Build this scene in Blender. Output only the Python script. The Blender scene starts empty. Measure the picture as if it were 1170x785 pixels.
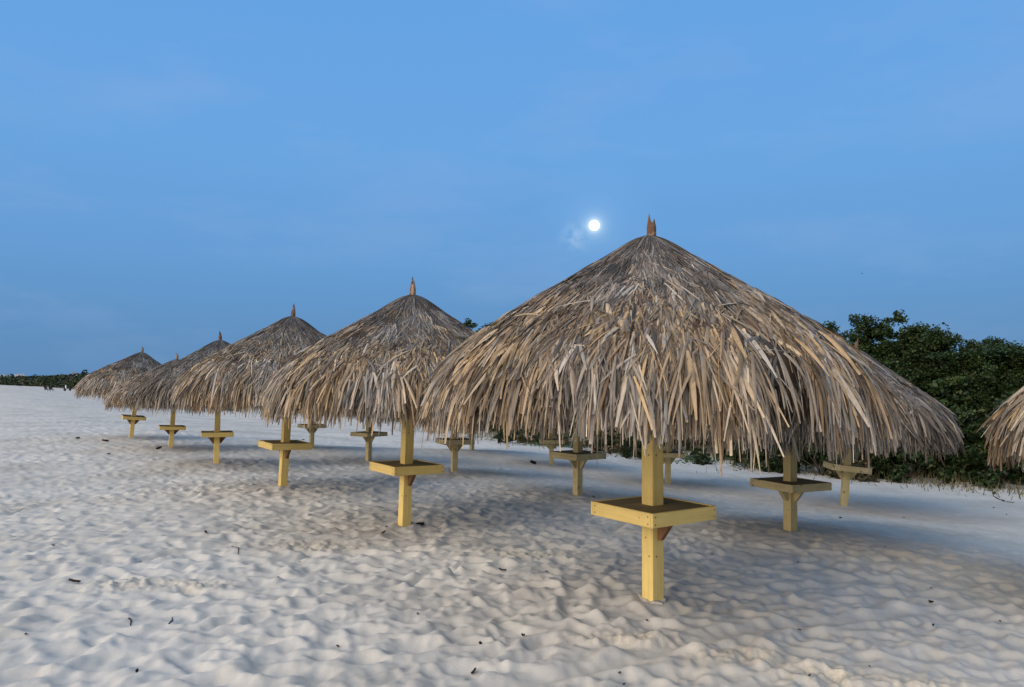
import bpy, math
import numpy as np
from mathutils import Vector, Matrix, Quaternion

R = math.radians
rng = np.random.default_rng(11)
scene = bpy.context.scene
C = scene.collection

# ------------------------------------------------------------------ camera
CAM_H = 1.62
F_PX = 845.0                       # focal length in pixels of a 1170 px wide frame
HORIZON = 438.0
cam_data = bpy.data.cameras.new("camera")
cam_data.sensor_width = 36.0
cam_data.lens = 36.0 * F_PX / 1170.0
cam_data.clip_start = 0.05
cam_data.clip_end = 9000.0
cam = bpy.data.objects.new("camera", cam_data)
PITCH = math.atan((HORIZON - 392.5) / F_PX)
cam.location = (0, 0, CAM_H)
cam.rotation_euler = (math.pi / 2 + PITCH, 0, 0)
C.objects.link(cam)
scene.camera = cam

def pixel_dir(px, py):
    v = Vector(((px - 585) / F_PX, -(py - 392.5) / F_PX, -1.0)).normalized()
    m = cam.rotation_euler.to_matrix()
    return (m @ v).normalized()

MOON_DIR = pixel_dir(679, 257.5)

# ------------------------------------------------------------------ sky
SUN_AZ = R(-132)                  # measured from +Y towards +X: behind the camera, to its left
SUN_EL = R(24)
world = bpy.data.worlds.new("World")
scene.world = world
world.use_nodes = True
nt = world.node_tree
nt.nodes.clear()
def N(tree, typ, **kw):
    n = tree.nodes.new(typ)
    for k, v in kw.items():
        if k == 'inp':
            for a, b in v.items():
                n.inputs[a].default_value = b
        else:
            setattr(n, k, v)
    return n
def ramp(node, stops):
    cr = node.color_ramp
    while len(cr.elements) > 1:
        cr.elements.remove(cr.elements[-1])
    cr.elements[0].position = stops[0][0]
    cr.elements[0].color = (*stops[0][1], 1)
    for p, c in stops[1:]:
        e = cr.elements.new(p)
        e.color = (*c, 1)
    return node
L = nt.links.new
sky = N(nt, 'ShaderNodeTexSky', sky_type='NISHITA', sun_disc=False, sun_elevation=R(4),
        sun_rotation=SUN_AZ, air_density=1.0, dust_density=0.6, ozone_density=3.0)
tc = N(nt, 'ShaderNodeTexCoord')
sep = N(nt, 'ShaderNodeSeparateXYZ')
L(tc.outputs['Generated'], sep.inputs[0])
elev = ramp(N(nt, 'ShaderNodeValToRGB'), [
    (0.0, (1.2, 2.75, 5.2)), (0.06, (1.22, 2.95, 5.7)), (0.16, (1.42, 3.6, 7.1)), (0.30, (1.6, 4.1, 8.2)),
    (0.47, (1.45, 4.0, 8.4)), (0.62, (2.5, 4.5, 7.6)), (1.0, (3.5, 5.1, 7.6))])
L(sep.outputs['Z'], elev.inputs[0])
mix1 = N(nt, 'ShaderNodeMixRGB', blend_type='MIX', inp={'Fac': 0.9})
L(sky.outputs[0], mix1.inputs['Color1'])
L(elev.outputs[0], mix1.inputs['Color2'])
# afterglow of the sunset low over the sea, behind the camera
vs = N(nt, 'ShaderNodeVectorMath', operation='DOT_PRODUCT')
L(tc.outputs['Generated'], vs.inputs[0])
vs.inputs[1].default_value = (math.sin(SUN_AZ) * math.cos(R(8)), math.cos(SUN_AZ) * math.cos(R(8)), math.sin(R(8)))
glowr = ramp(N(nt, 'ShaderNodeValToRGB'), [(0.0, (0, 0, 0)), (0.30, (0.0, 0.0, 0.0)), (0.6, (4, 3.0, 2.2)), (1.0, (22, 15, 9))])
L(vs.outputs['Value'], glowr.inputs[0])
add1 = N(nt, 'ShaderNodeMixRGB', blend_type='ADD', inp={'Fac': 1.0})
L(mix1.outputs[0], add1.inputs['Color1'])
L(glowr.outputs[0], add1.inputs['Color2'])
# faint high cloud
mapn = N(nt, 'ShaderNodeMapping')
mapn.inputs['Scale'].default_value = (2.0, 2.0, 6.5)
L(tc.outputs['Generated'], mapn.inputs[0])
cn = N(nt, 'ShaderNodeTexNoise', inp={'Scale': 1.7, 'Detail': 7.0, 'Roughness': 0.6})
L(mapn.outputs[0], cn.inputs['Vector'])
cr = ramp(N(nt, 'ShaderNodeValToRGB'), [(0.50, (0, 0, 0)), (0.80, (0.26, 0.26, 0.26))])
L(cn.outputs[0], cr.inputs[0])
mixc = N(nt, 'ShaderNodeMixRGB', blend_type='MIX')
mixc.inputs['Color2'].default_value = (3.4, 4.6, 7.2, 1)
L(cr.outputs[0], mixc.inputs['Fac'])
L(add1.outputs[0], mixc.inputs['Color1'])
# bright air round the moon
vm = N(nt, 'ShaderNodeVectorMath', operation='DOT_PRODUCT')
L(tc.outputs['Generated'], vm.inputs[0])
vm.inputs[1].default_value = MOON_DIR
ac = N(nt, 'ShaderNodeMath', operation='ARCCOSINE')
L(vm.outputs['Value'], ac.inputs[0])
halo = ramp(N(nt, 'ShaderNodeValToRGB'), [(0.0, (6.0, 6.0, 5.0)), (0.0075, (4.0, 4.0, 3.0)), (0.0115, (1.7, 1.75, 1.3)), (0.017, (0.75, 0.8, 0.65)), (0.026, (0.33, 0.38, 0.35)), (0.045, (0.12, 0.15, 0.15)), (0.09, (0, 0, 0))])
L(ac.outputs[0], halo.inputs[0])
add2 = N(nt, 'ShaderNodeMixRGB', blend_type='ADD', inp={'Fac': 1.0})
L(mixc.outputs[0], add2.inputs['Color1'])
L(halo.outputs[0], add2.inputs['Color2'])
# small wisp of cloud lit by the moon, to its lower left
vw = N(nt, 'ShaderNodeVectorMath', operation='DISTANCE')
L(tc.outputs['Generated'], vw.inputs[0]); vw.inputs[1].default_value = pixel_dir(657, 271)
wn = N(nt, 'ShaderNodeTexNoise', inp={'Scale': 75.0, 'Detail': 4.0, 'Roughness': 0.55})
L(tc.outputs['Generated'], wn.inputs['Vector'])
wr = ramp(N(nt, 'ShaderNodeValToRGB'), [(0.0, (1, 1, 1)), (0.010, (0.55, 0.55, 0.55)), (0.026, (0, 0, 0))])
L(vw.outputs['Value'], wr.inputs[0])
wr2 = ramp(N(nt, 'ShaderNodeValToRGB'), [(0.40, (0, 0, 0)), (0.62, (1.5, 1.3, 0.9))])
L(wn.outputs[0], wr2.inputs[0])
wm = N(nt, 'ShaderNodeMixRGB', blend_type='MULTIPLY', inp={'Fac': 1.0})
L(wr.outputs[0], wm.inputs['Color1']); L(wr2.outputs[0], wm.inputs['Color2'])
add3 = N(nt, 'ShaderNodeMixRGB', blend_type='ADD', inp={'Fac': 1.0})
L(add2.outputs[0], add3.inputs['Color1']); L(wm.outputs[0], add3.inputs['Color2'])
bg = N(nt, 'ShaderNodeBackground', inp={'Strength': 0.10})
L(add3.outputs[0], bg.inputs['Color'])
wo = N(nt, 'ShaderNodeOutputWorld')
L(bg.outputs[0], wo.inputs['Surface'])

# ------------------------------------------------------------------ sun (afterglow: very soft)
sd = bpy.data.lights.new("sun", 'SUN')
sd.energy = 2.6
sd.angle = R(80)
sd.color = (1.0, 0.90, 0.72)
sun = bpy.data.objects.new("sun", sd)
sv = Vector((math.sin(SUN_AZ) * math.cos(SUN_EL), math.cos(SUN_AZ) * math.cos(SUN_EL), math.sin(SUN_EL)))
sun.rotation_euler = (-sv).to_track_quat('-Z', 'Y').to_euler()
sun.location = sv * 50
C.objects.link(sun)

vs_ = scene.view_settings
vs_.view_transform = 'Standard'
vs_.look = 'None'
vs_.gamma = 1.0
vs_.use_curve_mapping = False
vs_.exposure = 0.0

# ------------------------------------------------------------------ helpers
def new_mat(name):
    m = bpy.data.materials.new(name)
    m.use_nodes = True
    t = m.node_tree
    t.nodes.clear()
    out = N(t, 'ShaderNodeOutputMaterial')
    b = N(t, 'ShaderNodeBsdfPrincipled')
    t.links.new(b.outputs[0], out.inputs['Surface'])
    return m, t, b, out

def mesh_np(name, V, F, mat=None, parent=None, col=None, smooth=False, mats=None, midx=None):
    """V (n,3); F (m,4) or (m,3) index array, or list of such arrays"""
    me = bpy.data.meshes.new(name)
    Fs = F if isinstance(F, list) else [F]
    V = np.asarray(V, dtype=np.float32)
    me.vertices.add(len(V))
    me.vertices.foreach_set('co', V.ravel())
    nl = sum(f.size for f in Fs)
    npol = sum(len(f) for f in Fs)
    me.loops.add(nl)
    me.loops.foreach_set('vertex_index', np.concatenate([f.ravel() for f in Fs]).astype(np.int32))
    me.polygons.add(npol)
    sizes = np.concatenate([np.full(len(f), f.shape[1]) for f in Fs])
    starts = np.concatenate([[0], np.cumsum(sizes)[:-1]]).astype(np.int32)
    me.polygons.foreach_set('loop_start', starts)
    if midx is not None:
        me.polygons.foreach_set('material_index', np.asarray(midx, dtype=np.int32))
    if smooth:
        me.polygons.foreach_set('use_smooth', np.ones(npol, dtype=bool))
    me.update(calc_edges=True)
    me.validate()
    if col is not None:
        a = me.color_attributes.new('tint', 'FLOAT_COLOR', 'POINT')
        c4 = np.ones((len(V), 4), dtype=np.float32)
        c4[:, :3] = col
        a.data.foreach_set('color', c4.ravel())
    for m in (mats or ([mat] if mat else [])):
        me.materials.append(m)
    o = bpy.data.objects.new(name, me)
    C.objects.link(o)
    if parent:
        o.parent = parent
    return o

def tag(o, label=None, cat=None, group=None, kind=None):
    if label: o['label'] = label
    if cat: o['category'] = cat
    if group: o['group'] = group
    if kind: o['kind'] = kind
    return o

def empty(name, loc):
    o = bpy.data.objects.new(name, None)
    o.empty_display_size = 0.2
    o.location = loc
    C.objects.link(o)
    return o

class MB:
    """collects simple solids into one mesh"""
    def __init__(s): s.v = []; s.f = []; s.n = 0; s.m = []
    def add(s, v, faces, mi=0):
        s.v += [tuple(p) for p in v]
        for f in faces:
            s.f.append(tuple(i + s.n for i in f)); s.m.append(mi)
        s.n += len(v)
    def box(s, x0, x1, y0, y1, z0, z1, bev=0.0, mi=0, jit=0.0):
        if bev <= 0:
            v = [(x, y, z) for z in (z0, z1) for y in (y0, y1) for x in (x0, x1)]
            s.add(v, [(0,2,3,1),(4,5,7,6),(0,1,5,4),(2,6,7,3),(0,4,6,2),(1,3,7,5)], mi)
            return
        b = bev
        import bmesh
        bm = bmesh.new()
        vv = [bm.verts.new((x, y, z)) for z in (z0, z1) for y in (y0, y1) for x in (x0, x1)]
        for f in [(0,2,3,1),(4,5,7,6),(0,1,5,4),(2,6,7,3),(0,4,6,2),(1,3,7,5)]:
            bm.faces.new([vv[i] for i in f])
        bmesh.ops.bevel(bm, geom=bm.edges[:], offset=b, segments=2, affect='EDGES', profile=0.5)
        bm.verts.index_update()
        s.add([v.co[:] for v in bm.verts], [[v.index for v in f.verts] for f in bm.faces], mi)
        bm.free()
    def prism(s, pts, y0, y1, mi=0):
        n = len(pts)
        v = [(x, y0, z) for x, z in pts] + [(x, y1, z) for x, z in pts]
        fs = [tuple(range(n)), tuple(range(2 * n - 1, n - 1, -1))]
        fs += [(i, n + i, n + (i + 1) % n, (i + 1) % n) for i in range(n)]
        s.add(v, fs, mi)
    def tube(s, pts, rad, k=7, cap=True, mi=0):
        pts = [Vector(p) for p in pts]
        rad = rad if hasattr(rad, '__len__') else [rad] * len(pts)
        vs, fs = [], []
        up = Vector((0.13, 0.31, 0.94)).normalized()
        for i, p in enumerate(pts):
            d = (pts[min(i + 1, len(pts) - 1)] - pts[max(i - 1, 0)]).normalized()
            if abs(d.dot(up)) > 0.97: up = Vector((1, 0.1, 0)).normalized()
            a = d.cross(up).normalized(); b = d.cross(a).normalized()
            for j in range(k):
                t = 2 * math.pi * j / k
                vs.append(p + (a * math.cos(t) + b * math.sin(t)) * rad[i])
        for i in range(len(pts) - 1):
            for j in range(k):
                fs.append((i*k + j, i*k + (j+1) % k, (i+1)*k + (j+1) % k, (i+1)*k + j))
        if cap:
            fs.append(tuple(range(k - 1, -1, -1)))
            fs.append(tuple((len(pts) - 1) * k + j for j in range(k)))
        s.add(vs, fs, mi)
    def build(s, name, mat, parent=None, smooth=False, mats=None):
        me = bpy.data.meshes.new(name)
        me.from_pydata(s.v, [], s.f)
        for m in (mats or [mat]): me.materials.append(m)
        me.polygons.foreach_set('material_index', s.m)
        if smooth: me.polygons.foreach_set('use_smooth', [True] * len(s.f))
        me.update()
        o = bpy.data.objects.new(name, me)
        C.objects.link(o)
        if parent: o.parent = parent
        return o

def smoothstep(a, b, x):
    t = np.clip((x - a) / (b - a), 0, 1)
    return t * t * (3 - 2 * t)

# periodic value noise on a grid lattice, for shaping ground and crowns
_lat = rng.random((64, 64))
def vnoise(x, y):
    xi = np.floor(x).astype(int); yi = np.floor(y).astype(int)
    fx = x - xi; fy = y - yi
    fx = fx * fx * (3 - 2 * fx); fy = fy * fy * (3 - 2 * fy)
    a = _lat[xi % 64, yi % 64]; b = _lat[(xi + 1) % 64, yi % 64]
    c = _lat[xi % 64, (yi + 1) % 64]; d = _lat[(xi + 1) % 64, (yi + 1) % 64]
    return (a * (1 - fx) + b * fx) * (1 - fy) + (c * (1 - fx) + d * fx) * fy

# ------------------------------------------------------------------ the huts' plan  (x px, base y px, distance, turn deg, lean deg, mesh kind, scale)
def place(px, py, D):
    drop = D * math.tan(math.atan((py - 392.5) / F_PX) - PITCH)
    return ((px - 585) / F_PX * (D * math.cos(PITCH) - drop * math.sin(PITCH)), D, CAM_H - drop)
HUTS = [
    # px, base py, D, table turn, lean (towards +x), thatch kind, scale, thatch spin, tone
    (746, 684, 5.56, 45, 0.4, 0, 1.0, 0),
    (462, 597, 8.83, 28, 1.7, 1, 1.0, 40),
    (323, 555, 11.86, 20, 2.6, 2, 1.0, 10),
    (247, 529.7, 15.8, 2, 0.6, 1, 0.97, 130),
    (195, 513, 19.8, 3, 2.6, 2, 0.97, 200),
    (149.5, 500.5, 23.3, 6, 6.0, 1, 1.0, 280),
    (903, 610, 8.64, 48, 1.0, 2, 0.97, 77),
    (660, 566, 11.7, 42, 0.6, 1, 0.97, 200),
    (519, 540, 15.0, 18, 0.8, 2, 0.97, 310),
    (421, 525.7, 18.0, 40, 0.5, 1, 0.97, 20),
    (356, 512, 21.2, 20, 0.5, 2, 0.97, 150),
    (964, 577, 13.3, 15, 6.0, 2, 1.0, 95),
    (763, 552, 16.2, 10, 1.0, 2, 0.97, 260),
    (630, 531.6, 19.4, 4, 0.5, 1, 0.97, 330),
    (539, 514, 22.7, 40, 0.5, 2, 0.97, 45),
    (1400, 690, 5.75, 30, 0.5, 2, 1.0, 20),
]
HPOS = np.array([place(h[0], h[1], h[2]) for h in HUTS])
HPOS[-1] = (5.55, 5.6, -0.27)

# ------------------------------------------------------------------ ground shape
NX, NY = 0.81, 0.586               # across the rows, towards the bushes
DX, DY = -0.586, 0.81              # along the rows
def ground_base(x, y):
    p = NX * x + NY * y
    r = np.hypot(x, y)
    z = np.interp(p, [-30, -5, 2, 4, 7.7, 12.3, 19.5, 40, 400], [-0.5, -0.06, 0.01, 0.0, -0.16, -0.50, -0.78, -0.6, 0.5])
    z = z - 0.12 * smoothstep(8, 16, r) + np.interp(r, [0, 32, 177, 400, 3000], [0, 0, 0.75, 1.25, 1.3])
    return z
_hx, _hy = HPOS[:, 0], HPOS[:, 1]
_d2 = (_hx[:, None] - _hx[None]) ** 2 + (_hy[:, None] - _hy[None]) ** 2
SIG = 1.7
_w = np.linalg.solve(np.exp(-_d2 / (2 * SIG ** 2)), HPOS[:, 2] - ground_base(_hx, _hy))
def ground_smooth(x, y):
    x = np.asarray(x, dtype=float); y = np.asarray(y, dtype=float)
    z = ground_base(x, y)
    near = (np.abs(y - 13) < 20) & (np.abs(x) < 22)
    if near.any():
        xs, ys = x[near], y[near]
        c = np.zeros_like(xs)
        for i in range(len(_w)):
            c += _w[i] * np.exp(-((xs - _hx[i]) ** 2 + (ys - _hy[i]) ** 2) / (2 * SIG ** 2))
        z = z.copy(); z[near] += c
    return z

# trodden sand: a periodic tile of overlapping footprints
TILE, RES = 19.5, 1024
def make_tile():
    h = np.zeros((RES, RES), dtype=np.float32)
    cell = TILE / RES
    n = 11000
    cx = rng.random(n) * RES; cy = rng.random(n) * RES
    ang = rng.normal(R(12), R(38), n)
    la = rng.uniform(0.13, 0.23, n) / cell; lb = rng.uniform(0.055, 0.095, n) / cell
    dep = rng.uniform(0.016, 0.05, n)
    for i in range(n):
        rad = int(la[i] * 2.0) + 2
        ix = np.arange(int(cx[i]) - rad, int(cx[i]) + rad + 1)
        iy = np.arange(int(cy[i]) - rad, int(cy[i]) + rad + 1)
        X, Y = np.meshgrid(ix - cx[i], iy - cy[i], indexing='ij')
        c, s = math.cos(ang[i]), math.sin(ang[i])
        u = (X * c + Y * s) / la[i]; v = (-X * s + Y * c) / lb[i]
        q = np.sqrt(u * u + v * v)
        m = np.clip(1 - (q / 1.15) ** 3, 0, 1)              # flattens what was there
        bowl = -np.clip(1 - q ** 2, 0, 1) * (1 + 0.4 * u)
        rim = 0.30 * np.exp(-((q - 1.22) / 0.30) ** 2) * (1 - 0.5 * u)
        ii = np.ix_(ix % RES, iy % RES)
        old = h[ii]
        h[ii] = old * (1 - 0.68 * m) + dep[i] * (bowl + rim)
    # slumping: dry sand cannot stay steep
    for it in range(4):
        h = (h * 4 + np.roll(h, 1, 0) + np.roll(h, -1, 0) + np.roll(h, 1, 1) + np.roll(h, -1, 1)) / 8
    return h - h.mean()
tile = make_tile()
def tile_h(x, y):
    u = np.mod(x / TILE, 1) * RES; v = np.mod(y / TILE, 1) * RES
    i = np.floor(u).astype(int) % RES; j = np.floor(v).astype(int) % RES
    fu = u - np.floor(u); fv = v - np.floor(v)
    i2 = (i + 1) % RES; j2 = (j + 1) % RES
    return (tile[i, j] * (1 - fu) + tile[i2, j] * fu) * (1 - fv) + (tile[i, j2] * (1 - fu) + tile[i2, j2] * fu) * fv
CLODS = [(-3.05, 6.05, 0.42, 0.20), (-2.5, 6.0, 0.30, 0.16), (-2.0, 7.55, 0.6, 0.25), (0.75, 4.75, 0.35, 0.12), (1.35, 4.45, 0.30, 0.15), (1.75, 4.15, 0.35, 0.18), (0.2, 7.3, .5, .2), (2.2, 4.05, .4, .15)]
def clod_mask(x, y):
    m = np.zeros_like(x)
    for cx, cy, a, b in CLODS:
        m = np.maximum(m, np.exp(-(((x - cx) / a) ** 2 + ((y - cy) / b) ** 2)))
    return m
def ground_z(x, y):
    x = np.asarray(x, dtype=float); y = np.asarray(y, dtype=float)
    r = np.hypot(x, y)
    p = NX * x + NY * y
    fine = tile_h(x, y) + 0.35 * tile_h(y * 1.63 + 3.1, x * 1.63 + 7.7)
    amp = np.interp(r, [0, 9, 20, 60, 120], [1.0, 0.95, 0.8, 0.5, 0.0])
    amp = amp * (1 - 0.35 * smoothstep(5, 11, p)) * (0.62 + 0.68 * vnoise(x * 0.42 + 13, y * 0.42 + 2))
    und = 0.05 * (vnoise(x * 0.55 + 5, y * 0.55 + 9) - 0.5) + 0.07 * (vnoise(x * 0.22 + 1, y * 0.22) - 0.5)
    und = und * np.interp(r, [0, 60, 200], [1, 1, 3])
    cm = clod_mask(x, y)
    if r.size > 1:
        for hx_, hy_, hz_ in HPOS:
            dd = (x - hx_) ** 2 + (y - hy_) ** 2
            amp = amp * (1 - 0.8 * np.exp(-dd / 0.04))
            und = und + (0.022 * np.exp(-((np.sqrt(dd) - 0.15) / 0.06) ** 2) - 0.012 * np.exp(-((np.sqrt(dd) - 0.34) / 0.10) ** 2)) * (0.3 + 1.1 * vnoise(x * 9 + hx_ * 7, y * 9))
    cl = cm * 0.05 * (vnoise(x * 16, y * 16) + 0.7 * vnoise(x * 34 + 9, y * 34) - 0.6)
    crumb = 0.011 * (vnoise(x * 11 + 3, y * 15) - 0.5) + 0.007 * (vnoise(x * 27, y * 33 + 6) - 0.5)
    crumb = crumb * smoothstep(0.35, 0.75, vnoise(x * 0.8 + 30, y * 0.8 + 17)) * np.interp(r, [0, 9, 16], [1, 1, 0])
    # a drag mark across the right foreground
    ax, ay, bx_, by_ = -0.3, 3.95, 3.2, 5.75
    ln = math.hypot(bx_ - ax, by_ - ay); ux, uy = (bx_ - ax) / ln, (by_ - ay) / ln
    al = (x - ax) * ux + (y - ay) * uy
    ac_ = -(x - ax) * uy + (y - ay) * ux + 0.05 * np.sin(al * 2.3)
    on = smoothstep(-0.2, 0.3, al) * (1 - smoothstep(ln - 0.6, ln, al))
    drag = on * (-0.022 * np.exp(-(ac_ / 0.07) ** 2) + 0.016 * np.exp(-((np.abs(ac_) - 0.13) / 0.05) ** 2))
    flat = 1 - 0.7 * on * np.exp(-(ac_ / 0.12) ** 2)
    return ground_smooth(x, y) + 0.88 * fine * amp * (1 - 0.6 * cm) * flat + und + cl + crumb + drag

def build_ground():
    az = np.concatenate([np.arange(-42, 42.001, 0.115), np.arange(45, 318, 3.0)])
    az = np.radians(az)
    rr = [0.9]
    while rr[-1] < 3000:
        q = rr[-1]
        rr.append(q * (1.02 if q < 3 else 1.0042 if q < 13 else 1.0075 if q < 60 else 1.05))
    rr = np.array(rr)
    A, Q = np.meshgrid(az, rr)
    X = Q * np.sin(A); Y = Q * np.cos(A)
    Z = ground_z(X.ravel(), Y.ravel()).reshape(X.shape)
    na, nr = len(az), len(rr)
    V = np.stack([X.ravel(), Y.ravel(), Z.ravel()], 1)
    i = np.arange(nr - 1)[:, None] * na; j = np.arange(na)[None]
    j2 = (j + 1) % na
    F = np.stack([i + j, i + na + j, i + na + j2, i + j2], -1).reshape(-1, 4)
    F = F[:, ::-1]
    V = np.vstack([V, [[0, 0, float(ground_smooth(np.array([0.]), np.array([0.]))[0])]]])
    c = len(V) - 1
    T = np.stack([np.full(na, c), np.arange(na), (np.arange(na) + 1) % na], 1)[:, ::-1]
    cm = clod_mask(V[:, 0], V[:, 1])
    col = np.zeros((len(V), 3)); col[:, 0] = cm
    col[:, 1] = NX * V[:, 0] + NY * V[:, 1]
    o = mesh_np('sand_ground', V, [F, T], MAT['sand'], col=col, smooth=True)
    tag(o, kind='structure')
    return o

# ------------------------------------------------------------------ materials
MAT = {}
def mk_sand():
    m, t, b, out = new_mat('sand')
    l = t.links.new
    geo = N(t, 'ShaderNodeNewGeometry')
    at = N(t, 'ShaderNodeAttribute', attribute_name='tint')
    sp = N(t, 'ShaderNodeSeparateColor'); l(at.outputs['Color'], sp.inputs[0])
    n1 = N(t, 'ShaderNodeTexNoise', inp={'Scale': 0.55, 'Detail': 5.0, 'Roughness': 0.6})
    n2 = N(t, 'ShaderNodeTexNoise', inp={'Scale': 7.0, 'Detail': 6.0, 'Roughness': 0.7})
    n3 = N(t, 'ShaderNodeTexNoise', inp={'Scale': 160.0, 'Detail': 3.0, 'Roughness': 0.8})
    n4 = N(t, 'ShaderNodeTexNoise', inp={'Scale': 28.0, 'Detail': 3.0, 'Roughness': 0.75})
    for n in (n1, n2, n3, n4): l(geo.outputs['Position'], n.inputs['Vector'])
    r1 = ramp(N(t, 'ShaderNodeValToRGB'), [(0.30, (0.42, 0.405, 0.365)), (0.50, (0.53, 0.515, 0.475)), (0.7, (0.60, 0.585, 0.545))])
    l(n1.outputs[0], r1.inputs[0])
    r2 = ramp(N(t, 'ShaderNodeValToRGB'), [(0.3, (0.82, 0.81, 0.79)), (0.6, (1, 1, 1))])
    l(n2.outputs[0], r2.inputs[0])
    mu = N(t, 'ShaderNodeMixRGB', blend_type='MULTIPLY', inp={'Fac': 0.55})
    l(r1.outputs[0], mu.inputs[1]); l(r2.outputs[0], mu.inputs[2])
    r3 = ramp(N(t, 'ShaderNodeValToRGB'), [(0.25, (0.62, 0.60, 0.57)), (0.45, (1, 1, 1)), (0.62, (1, 1, 1)), (0.75, (1.18, 1.16, 1.12))])
    l(n3.outputs[0], r3.inputs[0])
    mu2 = N(t, 'ShaderNodeMixRGB', blend_type='MULTIPLY', inp={'Fac': 0.7})
    l(mu.outputs[0], mu2.inputs[1]); l(r3.outputs[0], mu2.inputs[2])
    # coarse broken shell and coral in the scraped patches
    mixk = N(t, 'ShaderNodeMixRGB', blend_type='MIX')
    r4 = ramp(N(t, 'ShaderNodeValToRGB'), [(0.35, (0.36, 0.31, 0.235)), (0.6, (0.60, 0.54, 0.42))])
    l(n4.outputs[0], r4.inputs[0]); l(r4.outputs[0], mixk.inputs[2])
    mf = N(t, 'ShaderNodeMath', operation='MULTIPLY', inp={1: 0.55}); l(sp.outputs[0], mf.inputs[0])
    l(mf.outputs[0], mixk.inputs[0]); l(mu2.outputs[0], mixk.inputs[1])
    # litter under the bushes
    ad = N(t, 'ShaderNodeMath', operation='ADD'); l(sp.outputs[1], ad.inputs[0])
    sc = N(t, 'ShaderNodeMath', operation='MULTIPLY', inp={1: 5.0}); l(n1.outputs[0], sc.inputs[0])
    l(sc.outputs[0], ad.inputs[1])
    mr = N(t, 'ShaderNodeMapRange', inp={'From Min': 22.6, 'From Max': 25.0}); l(ad.outputs[0], mr.inputs[0])
    mixl = N(t, 'ShaderNodeMixRGB', blend_type='MIX'); l(mr.outputs[0], mixl.inputs[0])
    l(mixk.outputs[0], mixl.inputs[1])
    r5 = ramp(N(t, 'ShaderNodeValToRGB'), [(0.35, (0.045, 0.042, 0.025)), (0.65, (0.14, 0.115, 0.07))])
    l(n2.outputs[0], r5.inputs[0]); l(r5.outputs[0], mixl.inputs[2])
    l(mixl.outputs[0], b.inputs['Base Color'])
    b.inputs['Roughness'].default_value = 0.95
    b.inputs['Specular IOR Level'].default_value = 0.12
    bp = N(t, 'ShaderNodeBump', inp={'Strength': 0.35, 'Distance': 0.012})
    ba = N(t, 'ShaderNodeMath', operation='ADD'); l(n3.outputs[0], ba.inputs[0]); l(n4.outputs[0], ba.inputs[1])
    l(ba.outputs[0], bp.inputs['Height']); l(bp.outputs[0], b.inputs['Normal'])
    MAT['sand'] = m
def mk_thatch(name='palm_thatch', key='thatch', sat=1.0, val=1.0):
    m, t, b, out = new_mat(name)
    l = t.links.new
    at = N(t, 'ShaderNodeAttribute', attribute_name='tint')
    tcn = N(t, 'ShaderNodeTexCoord')
    n = N(t, 'ShaderNodeTexNoise', inp={'Scale': 55.0, 'Detail': 4.0, 'Roughness': 0.7})
    mp = N(t, 'ShaderNodeMapping'); mp.inputs['Scale'].default_value = (1, 1, 0.25)
    l(tcn.outputs['Object'], mp.inputs[0]); l(mp.outputs[0], n.inputs['Vector'])
    r = ramp(N(t, 'ShaderNodeValToRGB'), [(0.28, (0.55, 0.53, 0.51)), (0.5, (1, 1, 1)), (0.75, (1.2, 1.17, 1.12))])
    l(n.outputs[0], r.inputs[0])
    mu = N(t, 'ShaderNodeMixRGB', blend_type='MULTIPLY', inp={'Fac': 0.7})
    l(at.outputs['Color'], mu.inputs[1]); l(r.outputs[0], mu.inputs[2])
    hs = N(t, 'ShaderNodeHueSaturation', inp={'Saturation': sat, 'Value': val}); l(mu.outputs[0], hs.inputs['Color'])
    mu = hs
    l(mu.outputs[0], b.inputs['Base Color'])
    b.inputs['Roughness'].default_value = 0.62
    b.inputs['Specular IOR Level'].default_value = 0.3
    tr = N(t, 'ShaderNodeBsdfTranslucent'); l(mu.outputs[0], tr.inputs['Color'])
    mx = N(t, 'ShaderNodeMixShader', inp={0: 0.10}); l(b.outputs[0], mx.inputs[1]); l(tr.outputs[0], mx.inputs[2])
    l(mx.outputs[0], out.inputs['Surface'])
    MAT[key] = m
def mk_leaf(name, transl=0.15):
    m, t, b, out = new_mat(name)
    l = t.links.new
    at = N(t, 'ShaderNodeAttribute', attribute_name='tint')
    l(at.outputs['Color'], b.inputs['Base Color'])
    b.inputs['Roughness'].default_value = 0.55
    b.inputs['Specular IOR Level'].default_value = 0.25
    tr = N(t, 'ShaderNodeBsdfTranslucent'); l(at.outputs['Color'], tr.inputs['Color'])
    mx = N(t, 'ShaderNodeMixShader', inp={0: transl}); l(b.outputs[0], mx.inputs[1]); l(tr.outputs[0], mx.inputs[2])
    l(mx.outputs[0], out.inputs['Surface'])
    MAT[name] = m
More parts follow.
